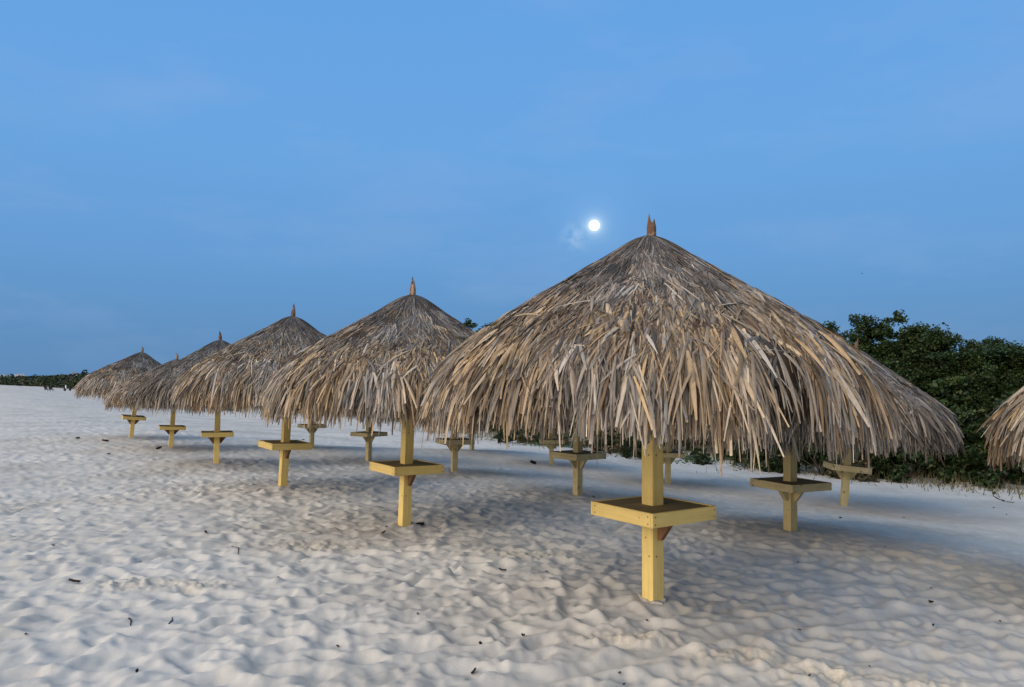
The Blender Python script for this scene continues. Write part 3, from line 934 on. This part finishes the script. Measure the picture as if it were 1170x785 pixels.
def stems(seed, H, W, k=5, r=0.09, z=0.0):
    g = np.random.default_rng(seed)
    mb = MB()
    for i in range(k):
        a = g.random() * 2 * math.pi; s = W * g.uniform(0.12, 0.36)
        pts, rad = [], []
        for j in range(6):
            f = j / 5
            pts.append((math.cos(a) * s * f ** 1.3 + 0.06 * g.normal() * f, math.sin(a) * s * f ** 1.3 + 0.06 * g.normal() * f, -0.15 + H * 0.8 * f))
            rad.append(r * (1 - 0.75 * f) * (1.0 if i == 0 else 0.7))
        mb.tube(pts, rad, 7)
    return mb

class Proto:
    def __init__(s, name, seed, W, Dp, H, z0, nl, leaves, size, trunk_r=0.09, k=5, part=('crown', 'trunk'), **kw):
        s.name = name; s.part = part
        r = empty(name, (0, 0, 0)); s.root = r; s.used = False
        v, f, c = crown(seed, W, Dp, H, z0, nl, leaves, size, **kw)
        mesh_np(part[0], v, f, MAT['leaves'], r, col=c)
        stems(seed + 1, H, W, k, trunk_r).build(part[1], MAT['bark'], r, smooth=True)
    def put(s, x, y, z, sc, rz, label, cat, group=None, sz=None):
        o = s.root if not s.used else copy_tree(s.root)
        s.used = True
        o.location = (x, y, z); o.rotation_euler = (0, 0, rz); o.scale = (sc, sc, sc if sz is None else sz)
        for kk in ('label', 'category', 'group'):
            if kk in o: del o[kk]
        return tag(o, label, cat, group)

P0 = np.array([NX, NY]) * 19.5
def hedge(t, off):
    q = P0 + np.array([DX, DY]) * t + np.array([NX, NY]) * off
    return float(q[0]), float(q[1])
def gz(x, y): return float(ground_smooth(np.array([x]), np.array([y]))[0])

big = [Proto('broadleaf_tree', 101, 4.6, 4.2, 4.6, 0.15, 95, 38000, 0.07),
       Proto('broadleaf_tree', 102, 5.2, 4.4, 4.4, 0.15, 105, 40000, 0.07),
       Proto('broadleaf_tree', 103, 4.0, 4.0, 4.8, 0.15, 90, 36000, 0.072)]
shr = [Proto('round_shrub', 111, 2.4, 2.2, 1.7, 0.05, 36, 8500, 0.07, 0.03, 6, ('foliage', 'stem')),
       Proto('round_shrub', 112, 2.8, 2.2, 1.35, 0.04, 36, 8500, 0.068, 0.03, 6, ('foliage', 'stem'))]
dry = Proto('dry_shrub', 121, 1.9, 1.7, 0.75, 0.02, 22, 2600, 0.075, 0.02, 7, ('foliage', 'stem'), pal=DRYC, wts=(.3, .3, .15, .25))
far = [Proto('distant_tree', 131, 4.5, 4.5, 3.4, 0.4, 16, 700, 0.42, 0.12, 3),
       Proto('distant_tree', 132, 4.0, 4.0, 4.2, 1.2, 14, 600, 0.42, 0.14, 3)]
g = np.random.default_rng(77)
GT = 'dark trees massed behind the huts'
# (x px of centre, distance, height scale, mesh, turn)
TREES = [
    (905, 24.5, 0.95, 0, 'dark bushy tree showing just over the right slope of the largest roof'),
    (955, 23.5, 0.98, 1, 'broad dark tree rising left of the tallest crown at right'),
    (1015, 23.0, 1.00, 2, 'tallest dark green tree, crown topping the mass beside the grey roof at right'),
    (1062, 22.5, 0.92, 0, 'dark rounded tree right of the tallest crown'),
    (1112, 22.0, 0.83, 1, 'dense dark tree beneath the feathery flat-topped one'),
    (1045, 27.0, 0.98, 1, 'dark tree filling in behind the two tallest crowns at right'),
    (1125, 26.0, 0.86, 0, 'dark tree filling in behind the flat-topped one'),
    (1172, 21.5, 0.76, 2, 'dark tree at the right edge of the picture above the cut-off hut'),
    (1232, 20.5, 0.76, 1, 'dark tree just beyond the right edge of the picture'),
    (545, 44.0, 1.30, 2, 'lone treetop peeking out between the second and the largest roof'),
    (860, 27.0, 0.85, 2, 'dark tree standing behind the middle of the largest roof'),
    (790, 31.0, 0.80, 1, 'dark tree far behind the yellow post of the largest hut'),
    (720, 34.0, 0.75, 0, 'tree behind the dry grass left of the largest yellow post'),
    (640, 39.0, 0.70, 2, 'tree behind the low scrub and the small shaded hut'),
]
for px, D, s, mi, lab in TREES:
    x = (px - 585) * D / F_PX
    big[mi].put(x, D, gz(x, D) - 0.05, s, g.random() * 6.28, lab, 'tree', GT)
GS = 'shrubs along the edge of the sand'
SHR = [
    (885, 21.2, 1.0, 0, 'leafy shrub at the sand edge behind the olive post'),
    (935, 20.3, 1.05, 1, 'low shrub at the sand edge left of the leaning post'),
    (985, 20.0, 1.15, 0, 'shrub at the sand edge right of the leaning post'),
    (1035, 19.8, 1.2, 1, 'wide shrub below the grey roof that bulges out at right'),
    (1085, 19.3, 1.25, 0, 'tall shrub at the sand edge right of the grey thatch'),
    (1135, 18.9, 1.2, 1, 'dark shrub left of the cut-off hut at right'),
    (1190, 18.4, 1.25, 0, 'dark shrub behind the cut-off hut at right'),
    (1010, 21.6, 1.75, 1, 'high bush between the leaning hut and the tallest tree'),
    (1100, 20.9, 1.75, 0, 'high bush filling the gap right of the leaning hut'),
    (1155, 20.3, 1.7, 1, 'high bush behind the cut-off hut, under the rightmost tree'),
    (830, 25.0, 0.8, 0, 'round green bush under the right fringe of the largest roof'),
    (848, 23.2, 0.55, 1, 'small olive bush on pale sand, left of the olive post'),
    (770, 27.5, 0.8, 1, 'bush right of the largest hut’s yellow post'),
    (722, 24.6, 0.55, 0, 'low blue-green bush just left of the largest yellow post'),
    (735, 23.6, 0.45, 1, 'creeping green bush touching the largest yellow post'),
    (690, 29.5, 0.8, 0, 'bush behind the braced dull table'),
    (590, 33.5, 0.55, 1, 'low dark bush on the sand behind the small shaded hut'),
    (612, 32.0, 0.5, 0, 'low dark bush left of the small shaded table'),
    (576, 30.6, 0.50, 1, 'low dark bush at the near edge of the scrub, left of the small shaded post'),
    (622, 29.6, 0.42, 0, 'small dark bush at the near edge of the scrub behind the small shaded table'),
    (690, 27.2, 0.50, 1, 'low green bush at the sand edge right of the braced dull table'),
    (800, 22.4, 0.36, 0, 'sprawling low bush on the sand right of the largest yellow post'),
    (565, 39.0, 0.75, 0, 'far green bush below the fringe between the two nearest roofs'),
    (445, 60.0, 1.0, 1, 'green bush far behind the second yellow post'),
    (490, 50.0, 0.8, 0, 'far bush just right of the second yellow post'),
]
for px, D, s, mi, lab in SHR:
    x = (px - 585) * D / F_PX
    shr[mi].put(x, D, gz(x, D) - 0.03, s, g.random() * 6.28, lab.replace('’', "'"), 'shrub', GS)
DR = [(700, 27.0, 1.1, 'tan dry shrub above the braced dull table'), (712, 26.0, 0.9, 'brownish dry shrub left of the largest yellow post'),
      (690, 27.8, 1.2, 'dry shrub between the braced table and the trees'), (603, 31.2, 0.9, 'dead brown shrub pile left of the small shaded table'),
      (640, 30.0, 0.9, 'dead brown shrub behind the small shaded table'), (975, 19.2, 0.8, 'straw-coloured shrub at the foot of the leaning post')]
for px, D, s, lab in DR:
    x = (px - 585) * D / F_PX
    dry.put(x, D, gz(x, D) - 0.02, s, g.random() * 6.28, lab, 'shrub', GS)

# flat-topped feathery tree
def umbrella_tree():
    g = np.random.default_rng(9)
    r = empty('flat_topped_tree', (0, 0, 0))
    mb = MB()
    pos = []
    trunk = [(0, 0, -0.2), (0.1, 0, 1.0), (0.25, 0.05, 2.0), (0.5, 0.0, 2.9)]
    mb.tube(trunk, [0.13, 0.11, 0.09, 0.07], 8)
    for i in range(40):
        a = g.uniform(-1.0, 1.0) if i % 4 else g.random() * 6.28
        ln = g.uniform(0.9, 2.3)
        zb = g.uniform(2.4, 3.15)
        s = np.array([0.35, 0, zb])
        pts = []
        for j in range(6):
            f = j / 5
            pts.append(s + np.array([math.cos(a) * ln * f, math.sin(a) * ln * f, 0.55 * math.sin(f * 1.9) - 0.20 * f + 0.04 * g.normal() * f]))
        mb.tube(pts, [0.020 * (1 - 0.85 * j / 5) + 0.003 for j in range(6)], 5)
        for j in range(2, 6):
            n = 150
            q = np.stack([g.normal(0, 0.22, n), g.normal(0, 0.22, n), g.normal(0.02, 0.05, n)], 1) + pts[j]
            pos.append(q)
    pos = np.vstack(pos)
    col = GREENS[g.choice(4, len(pos))] * g.uniform(0.8, 1.4, len(pos))[:, None]
    v, f, c = leaf_quads(g, pos, g.uniform(0.06, 0.12, len(pos)), col, 1.5, 0.5)
    mesh_np('crown', v, f, MAT['leaves'], r, col=c)
    mb.build('trunk', MAT['bark'], r, smooth=True)
    return r
ut = umbrella_tree()
D = 22.5
ut.location = ((1095 - 585) * D / F_PX, D, gz((1095 - 585) * D / F_PX, D) - 0.12)
ut.scale = (1.05, 1.05, 1.05)
tag(ut, 'feathery flat-topped tree spreading right against the sky over the dense dark trees', 'tree')

# far tree line to the left
GF = 'small trees along the far beach edge'
for k in range(46):
    t_ = 45 * (1.068 ** k) - 20 + g.uniform(-2, 2)
    if t_ > 520: break
    x, y = hedge(t_, 3.0 + g.uniform(0, 6))
    far[k % 2].put(x, y, gz(x, y) - 0.2, g.uniform(0.65, 1.0), g.random() * 6.28, 'small dark tree in the scrub line along the far edge of the beach', 'tree', GF)

# low hill and scrub behind the beach; the far shore swings across the left end of it
def edge_D(px):
    k = (px - 585) / F_PX
    q = NX * k + NY
    return np.minimum(np.where(q > 0.02, 23.0 / np.maximum(q, 0.02), 400), 330 - 60 * smoothstep(20, 110, px))
def hill_at(px, D):
    x = (px - 585) * D / F_PX
    e = edge_D(px)
    up = smoothstep(0, 1, (D - e) / 190) * (3.6 + 0.9 * vnoise(px * 0.06 + 7, D * 0.012)) * smoothstep(0, 60, e - 20)
    return ground_base(x, D) - 0.3 + up
hpx = np.linspace(-600, 700, 150); hd = np.linspace(0, 1, 40)
Pm, Tm = np.meshgrid(hpx, hd, indexing='ij')
Dm = edge_D(Pm) + Tm ** 1.5 * 700
HX = (Pm - 585) * Dm / F_PX
HZ = hill_at(Pm, Dm)
V = np.stack([HX.ravel(), Dm.ravel(), HZ.ravel()], 1)
i = np.arange(149)[:, None] * 40; j = np.arange(39)[None]
F = np.stack([i + j, i + 40 + j, i + 41 + j, i + 1 + j], -1).reshape(-1, 4)
o = mesh_np('hill', V, F, MAT['hill_scrub'], smooth=True); tag(o, kind='structure')
def hz_at(x, y):
    return float(hill_at(np.array([585 + x / y * F_PX]), np.array([float(y)]))[0])

# scrub: uncountable low bushes on that far slope and along the beach edge
n = 34000
spx = np.where(g.random(n) < 0.6, g.uniform(-160, 150, n), g.uniform(-160, 640, n))
e = edge_D(spx)
sD = e + 0.5 + np.abs(g.normal(0, 1, n)) * (3 + 90 * smoothstep(30, 250, e))
sx = (spx - 585) * sD / F_PX; sy = sD
sz_ = np.maximum(ground_base(sx, sy), hill_at(spx, sD)) + g.random(n) ** 1.4 * (0.8 + 1.5 * smoothstep(30, 250, e))
tq = sD
ci = g.choice(5, n)
pal5 = np.vstack([GREENS[:3], DRYC[1:2], DRYC[3:4]])
v, f, c = leaf_quads(g, np.stack([sx, sy, sz_], 1), 0.25 + tq * 0.0035 * g.uniform(0.5, 1.1, n), pal5[ci] * g.uniform(0.45, 0.95, n)[:, None], 0.3, 0.8)
o = mesh_np('distant_scrub', v, f, MAT['leaves'], col=c)
tag(o, 'low dark scrub covering the slope behind the far end of the beach', 'scrub', kind='stuff')

# dry grass and creepers where the sand meets the bushes
n = 7000
tq = g.uniform(4, 34, n); oq = g.normal(0.6, 1.0, n) + 1.2 * np.sin(tq * 1.3) * (tq > 12)
ok = vnoise(tq * 0.9, oq * 0.9 + 4) > 0.42
tq, oq = tq[ok], oq[ok]; n = len(tq)
bx = P0[0] + DX * tq + NX * oq; by = P0[1] + DY * tq + NY * oq
bz = ground_z(bx, by)
hh = g.uniform(0.08, 0.34, n); a = g.random(n) * 6.28; w = 0.012
lean = g.normal(0, 0.10, (n, 2))
V = np.stack([np.stack([bx - w*np.cos(a), by - w*np.sin(a), bz - 0.03], 1), np.stack([bx + w*np.cos(a), by + w*np.sin(a), bz - 0.03], 1),
              np.stack([bx + lean[:, 0], by + lean[:, 1], bz + hh], 1)], 1).reshape(-1, 3)
colg = np.where(g.random((n, 1)) < 0.55, np.array([[0.16, 0.13, 0.065]]), np.array([[0.055, 0.075, 0.03]])) * g.uniform(0.7, 1.3, (n, 1))
o = mesh_np('beach_grass', V, np.arange(3 * n).reshape(n, 3), MAT['dry_grass'], col=np.repeat(colg, 3, axis=0))
tag(o, 'sparse dry grass tufts along the edge of the sand under the bushes', 'grass', kind='stuff')
n = 9000
tq = g.uniform(12.5, 24, n); oq = g.normal(-0.3, 0.9, n)
ok = vnoise(tq * 1.1 + 20, oq * 1.6 + 8) > 0.50
tq, oq = tq[ok], oq[ok]; n = len(tq)
bx = P0[0] + DX * tq + NX * oq; by = P0[1] + DY * tq + NY * oq
bz = ground_z(bx, by) + 0.01 + g.random(n) * 0.09
v, f, c = leaf_quads(g, np.stack([bx, by, bz], 1), g.uniform(0.04, 0.10, n), GREENS[g.choice(5, n)] * g.uniform(1.0, 1.7, n)[:, None], 1.6, 0.8)
o = mesh_np('beach_creeper', v, f, MAT['leaves'], col=c)
tag(o, 'patchy green creeper spreading from the bushes over the pale sand', 'ground cover', kind='stuff')

# ------------------------------------------------------------------ far houses
def house(px, D, w, h, label, roof='flat', dz=0.0, yaw=0.0):
    x = (px - 585) * D / F_PX
    z = hz_at(x, D) + dz - 1.1
    r = empty('house', (x, D, z)); r.rotation_euler = (0, 0, math.atan2(-x, D) + yaw)
    mb = MB(); mb.box(-w/2, w/2, 0, w*0.7, -3, h); mb.build('wall', MAT['white_wall'], r)
    mb = MB()
    if roof == 'flat': mb.box(-w/2 - 0.2, w/2 + 0.2, -0.2, w*0.7 + 0.2, h + 0.003, h + 0.25)
    else: mb.prism([(-w/2 - 0.3, h + 0.003), (w/2 + 0.3, h + 0.003), (w/4, h + 1.1), (-w/4, h + 1.1)], -0.3, w*0.7 + 0.3)
    mb.build('roof', MAT['white_wall'] if roof == 'flat' else MAT['roof_tile'], r)
    k = max(1, int(w / 3))
    for i_ in range(k):
        cx = -w/2 + w * (i_ + 0.5) / k
        mb = MB(); mb.box(cx - 0.5, cx + 0.5, -0.03, 0.05, h - 1.9, h - 0.8); mb.build('window', MAT['window_glass'], r)
    tag(r, label, 'house')
house(3.2, 520, 2.2, 4.9, 'small white house at the far left edge among dark treetops')
house(10, 560, 2.2, 4.3, 'pale greyish house between the two dark treetops at far left', 'hip')
house(22.5, 540, 5.6, 5.2, 'long low white house on the far left skyline')
house(27.5, 530, 2.2, 4.0, 'little white house at the right end of the long low one')
house(65, 480, 1.6, 3.2, 'dim white cottage in the scrub left of the bright small one', 'hip')
house(80, 420, 1.3, 3.2, 'tiny bright white house above the scrub beside the farthest roof')
house(85, 430, 2.8, 3.9, 'pale wide roofed house right of the tiny bright one', 'hip')
# skyline treetops by the houses
for px, D, s in ((1.5, 500, 1.0), (6.5, 500, 0.9), (13, 510, 1.15), (16, 520, 0.9), (28.5, 510, 0.8), (35, 480, 0.8), (41, 470, 1.0), (46, 460, 0.9), (53, 440, 0.8), (61, 430, 0.9), (67, 420, 0.9), (72, 410, 0.9), (80, 400, 0.85), (90, 380, 0.9), (97, 350, 1.1)):
    x = (px - 585) * D / F_PX
    far[0 if s < 1 else 1].put(x, D, hz_at(x, D) - 0.3, s, px, 'dark treetop on the far left skyline near the white houses', 'tree', 'treetops on the far skyline')

# ------------------------------------------------------------------ things far out on the sand
def far_pos(px, py):
    # walk along the ray until it meets the ground
    d = pixel_dir(px, py)
    for s in np.geomspace(2, 900, 6000):
        x, y, z = d.x * s, d.y * s, CAM_H + d.z * s
        if z <= gz(x, y): return x, y, gz(x, y), s
    return d.x * 300, d.y * 300, gz(d.x * 300, d.y * 300), 300
def beach_chair(px, py, label, turn):
    x, y, z, s = far_pos(px, py)
    k = s / F_PX * 4.2 / 0.62
    r = empty('beach_chair', (x, y, z)); r.rotation_euler = (0, 0, turn); r.scale = (k, k, k)
    mb = MB(); mb.box(-0.28, 0.28, -0.25, 0.25, 0.20, 0.25, bev=0.01); mb.build('seat', MAT['dark_plastic'], r)
    mb = MB(); mb.prism([(-0.31, 0.22), (-0.27, 0.24), (-0.46, 0.66), (-0.50, 0.64)], -0.25, 0.25); mb.build('backrest', MAT['dark_plastic'], r)
    for sy in (-0.22, 0.22):
        for sx in (-0.24, 0.24):
            mb = MB(); mb.tube([(sx, sy, -0.05), (sx * 0.9, sy, 0.2)], 0.025, 6); mb.build('leg', MAT['dark_plastic'], r)
    tag(r, label, 'chair', 'dark chairs far out on the sand')
beach_chair(54.5, 446.8, 'left of two low dark beach chairs far away on the pale sand', 1.4)
beach_chair(58.8, 446.8, 'right of two low dark beach chairs far away on the pale sand', 1.8)
def bin_(px, py, label):
    x, y, z, s = far_pos(px, py)
    k = s / F_PX * 2.6 / 0.8
    r = empty('litter_bin', (x, y, z)); r.scale = (k, k, k)
    mb = MB(); mb.tube([(0, 0, -0.05), (0, 0, 0.1), (0, 0, 0.75)], [0.30, 0.31, 0.36], 12); mb.build('drum', MAT['dark_plastic'], r)
    mb = MB(); mb.tube([(0, 0, 0.753), (0, 0, 0.80), (0, 0, 0.87)], [0.38, 0.38, 0.12], 12); mb.build('lid', MAT['dark_plastic'], r)
    tag(r, label, 'litter bin')
bin_(74, 446.8, 'dark litter bin on the sand below the white marker post')
bin_(80, 446.4, 'smaller dark litter bin right of the white marker post')
x, y, z, s = far_pos(75.2, 444.8)
k = s / F_PX
r = empty('marker_post', (x, y, z))
mb = MB(); mb.box(-0.45 * k, 0.45 * k, -0.4 * k, 0.4 * k, -0.3, 3.6 * k, bev=0.02); mb.build('shaft', MAT['white_wall'], r)
mb = MB(); mb.prism([(-0.5 * k, 3.6 * k + 0.003), (0.5 * k, 3.6 * k + 0.003), (0, 4.1 * k)], -0.45 * k, 0.45 * k); mb.build('cap', MAT['white_wall'], r)
tag(r, 'short white marker post at the far edge of the beach beside the litter bins', 'post')

# a bird
d = pixel_dir(985, 312.5); s = 140
r = empty('bird', (d.x * s, d.y * s, CAM_H + d.z * s)); r.rotation_euler = (0, 0.1, 0.5)
mb = MB(); mb.tube([(0, -0.16, 0), (0, -0.10, 0.01), (0, 0.0, 0.012), (0, 0.10, 0.0), (0, 0.19, 0.0)], [0.01, 0.035, 0.045, 0.025, 0.012], 8); mb.build('body', MAT['bird_feathers'], r, smooth=True)
for sx in (-1, 1):
    mb = MB(); v = [(0, -0.05, .02), (sx*.2, -.06, .06), (sx*.42, .03, .03), (sx*.2, .05, .055), (0, .06, .02)]
    v = v + [(a_, b_, c_ - 0.008) for a_, b_, c_ in v]
    mb.add(v, [(0,1,2,3,4), (9,8,7,6,5)] + [(i_, (i_+1) % 5, 5 + (i_+1) % 5, 5 + i_) for i_ in range(5)]); mb.build('wing', MAT['bird_feathers'], r)
tag(r, 'tiny dark bird flying in the blue sky right of the largest roof', 'bird')

# ------------------------------------------------------------------ litter on the sand
def ground_hit(px, py):
    x, y, z, s = far_pos(px, py)
    zz = float(ground_z(np.array([x]), np.array([y]))[0])
    return x, y, zz, s
def curled_leaf(L_, W_, seed, mat):
    g = np.random.default_rng(seed)
    n, m = 7, 4
    V = []
    for i_ in range(n + 1):
        f = i_ / n
        w_ = W_ * math.sin(math.pi * min(0.97, f * 0.93 + 0.05)) ** 0.8
        for j_ in range(m + 1):
            q = j_ / m * 2 - 1
            V.append(((f - 0.5) * L_, q * w_ / 2, 0.008 + W_ * 0.35 * q * q + 0.25 * L_ * (f - 0.45) ** 2 + 0.006 * g.random()))
    F = [(i_*(m+1)+j_, (i_+1)*(m+1)+j_, (i_+1)*(m+1)+j_+1, i_*(m+1)+j_+1) for i_ in range(n) for j_ in range(m)]
    o = mesh_np('dead_leaf', np.array(V), np.array(F), MAT[mat], smooth=True)
    md = o.modifiers.new('thick', 'SOLIDIFY'); md.thickness = 0.002
    return o
def twig(pts, rad, name, mat='dark_debris'):
    mb = MB(); mb.tube(pts, [rad * (1 - 0.5 * i_ / max(1, len(pts) - 1)) for i_ in range(len(pts))], 6)
    return mb.build(name, MAT[mat], None, smooth=True)
LEAVES = [
    (84, 667, 0.12, 0.05, 'reddish brown curled leaf beside the scraped sand patch at lower left', 0.2),
    (548, 727, 0.05, 0.025, 'dark curled leaf standing on the sand straight below the second hut', 1.3),
    (543, 761, 0.06, 0.03, 'dark crumpled leaf near the bottom edge at the middle of the picture', 0.5),
    (597, 726, 0.045, 0.03, 'small dark leaf on the sand left of the largest post', 0.9),
    (1063, 691, 0.06, 0.045, 'dark leaf on the grey sand at lower right', 0.1),
    (317, 658, 0.045, 0.03, 'dark leaf scrap in the middle of the left foreground sand', 0.0),
    (234, 611, 0.06, 0.04, 'dark leaf scrap above the foreground twig at left', 2.0),
    (574, 647, 0.11, 0.03, 'flat dark leaf on a pale sand mound between the two nearest posts', 0.1),
    (120, 506, 0.24, 0.16, 'reddish brown dry leaf heap on the far sand left of the farthest post', 0.2),
    (182, 514.5, 0.20, 0.13, 'black leaf scrap on the sand just left of the fifth post', 0.1),
    (89, 502, 0.16, 0.12, 'small black scrap on the open sand at far left', 0.3),
    (608.5, 531, 0.30, 0.22, 'dark leaf clump on the sand left of the small shaded post', 0.3),
    (480, 597, 0.16, 0.10, 'dark dead leaf lying against the foot of the second yellow post', 0.3),
    (1137, 564, 0.16, 0.10, 'dark leaf scrap on the sand below the cut-off hut', 0.2),
    (1146, 574, 0.16, 0.08, 'flat brown leaf scrap at right, below the fallen branch', 0.6),
    (960, 594, 0.07, 0.05, 'small dark leaf on grey sand right of the olive post', 0.6),
    (439, 608, 0.09, 0.05, 'small brown leaf on the sand just left of the second post', 0.6),
]
for i_, (px, py, l_, w_, lab, a) in enumerate(LEAVES):
    x, y, z, s = ground_hit(px, py)
    o = curled_leaf(l_ * 0.72, w_ * 0.8, i_, 'dead_leaf' if 'red' in lab or 'brown' in lab else 'dark_debris')
    o.location = (x, y, z); o.rotation_euler = (0.4 * math.sin(i_ * 2.3), 0.35 * math.cos(i_ * 1.7), a + 0.5)
    tag(o, lab, 'leaf')
TW = [((265, 625), (275, 635), 0.006, 'thin curved dark twig on the left foreground sand'),
      ((1118, 563), (1165, 577), 0.012, 'thin fallen branch on the sand below the cut-off hut'),
      ((193, 712), (198, 704), 0.005, 'short twig sticking out of the foreground sand at left'),
      ((147, 708), (150, 713), 0.006, 'tiny broken twig in the left foreground near the curled leaf')]
for i_, (a, b_, rad, lab) in enumerate(TW):
    xa, ya, za, _ = ground_hit(*a); xb, yb, zb, _ = ground_hit(*b_)
    pts = []
    for j_ in range(6):
        f = j_ / 5
        ln_ = math.hypot(xb - xa, yb - ya); xx = xa + (xb - xa) * f + 0.05 * ln_ * math.sin(f * 5); yy = ya + (yb - ya) * f + 0.07 * ln_ * math.sin(f * 3.1)
        pts.append((xx, yy, float(ground_z(np.array([xx]), np.array([yy]))[0]) + rad * 0.7))
    o = twig(pts, rad, 'twig'); tag(o, lab, 'twig')
# driftwood
DW = [((893, 535), (866, 525), 0.028, 'bent grey driftwood branch on the sand left of the olive post', 0.18),
      ((921, 537), (950, 534), 0.026, 'hooked driftwood branch on the sand right of the olive post', 0.05),
      ((885, 536), (845, 533), 0.02, 'thin driftwood stick lying left of the bent branch', 0.05),
      ((575, 505), (620, 500), 0.05, 'dark driftwood log in the scrub behind the small shaded hut', 0.1),
      ((640, 485), (664, 491), 0.03, 'bare pale branch in the scrub above the small shaded table', 0.3)]
for i_, (a, b_, rad, lab, lift) in enumerate(DW):
    xa, ya, za, _ = ground_hit(*a); xb, yb, zb, _ = ground_hit(*b_)
    if abs(yb - ya) > 6: yb = ya + math.copysign(3, yb - ya); xb = (b_[0] - 585) * yb / F_PX
    pts = []
    for j_ in range(8):
        f = j_ / 7
        xx = xa + (xb - xa) * f + 0.06 * math.sin(f * 7 + i_); yy = ya + (yb - ya) * f + 0.08 * math.sin(f * 5 + i_)
        pts.append((xx, yy, float(ground_z(np.array([xx]), np.array([yy]))[0]) + rad * 0.5 + lift * math.sin(math.pi * f) ** 2))
    o = twig(pts, rad, 'driftwood', 'driftwood'); tag(o, lab, 'driftwood')
# scattered crumbs, too alike to tell apart
base_leaf = curled_leaf(0.035, 0.02, 99, 'dark_debris')
for i_ in range(36):
    px = g.uniform(10, 1160); py = 470 + 310 * g.random() ** 1.1
    if i_ == 0: o = base_leaf
    else:
        o = base_leaf.copy(); C.objects.link(o)
    x, y, z, s = ground_hit(px, py)
    k = g.uniform(0.35, 0.85) * (1 + 0.10 * max(0, s - 6))
    o.location = (x, y, z); o.rotation_euler = (g.normal(0, 0.3), g.normal(0, 0.3), g.random() * 6.28); o.scale = (k, k, k)
    tag(o, 'tiny dark scrap of dry leaf lying on the trodden sand', 'leaf scrap', 'leaf scraps strewn over the sand')
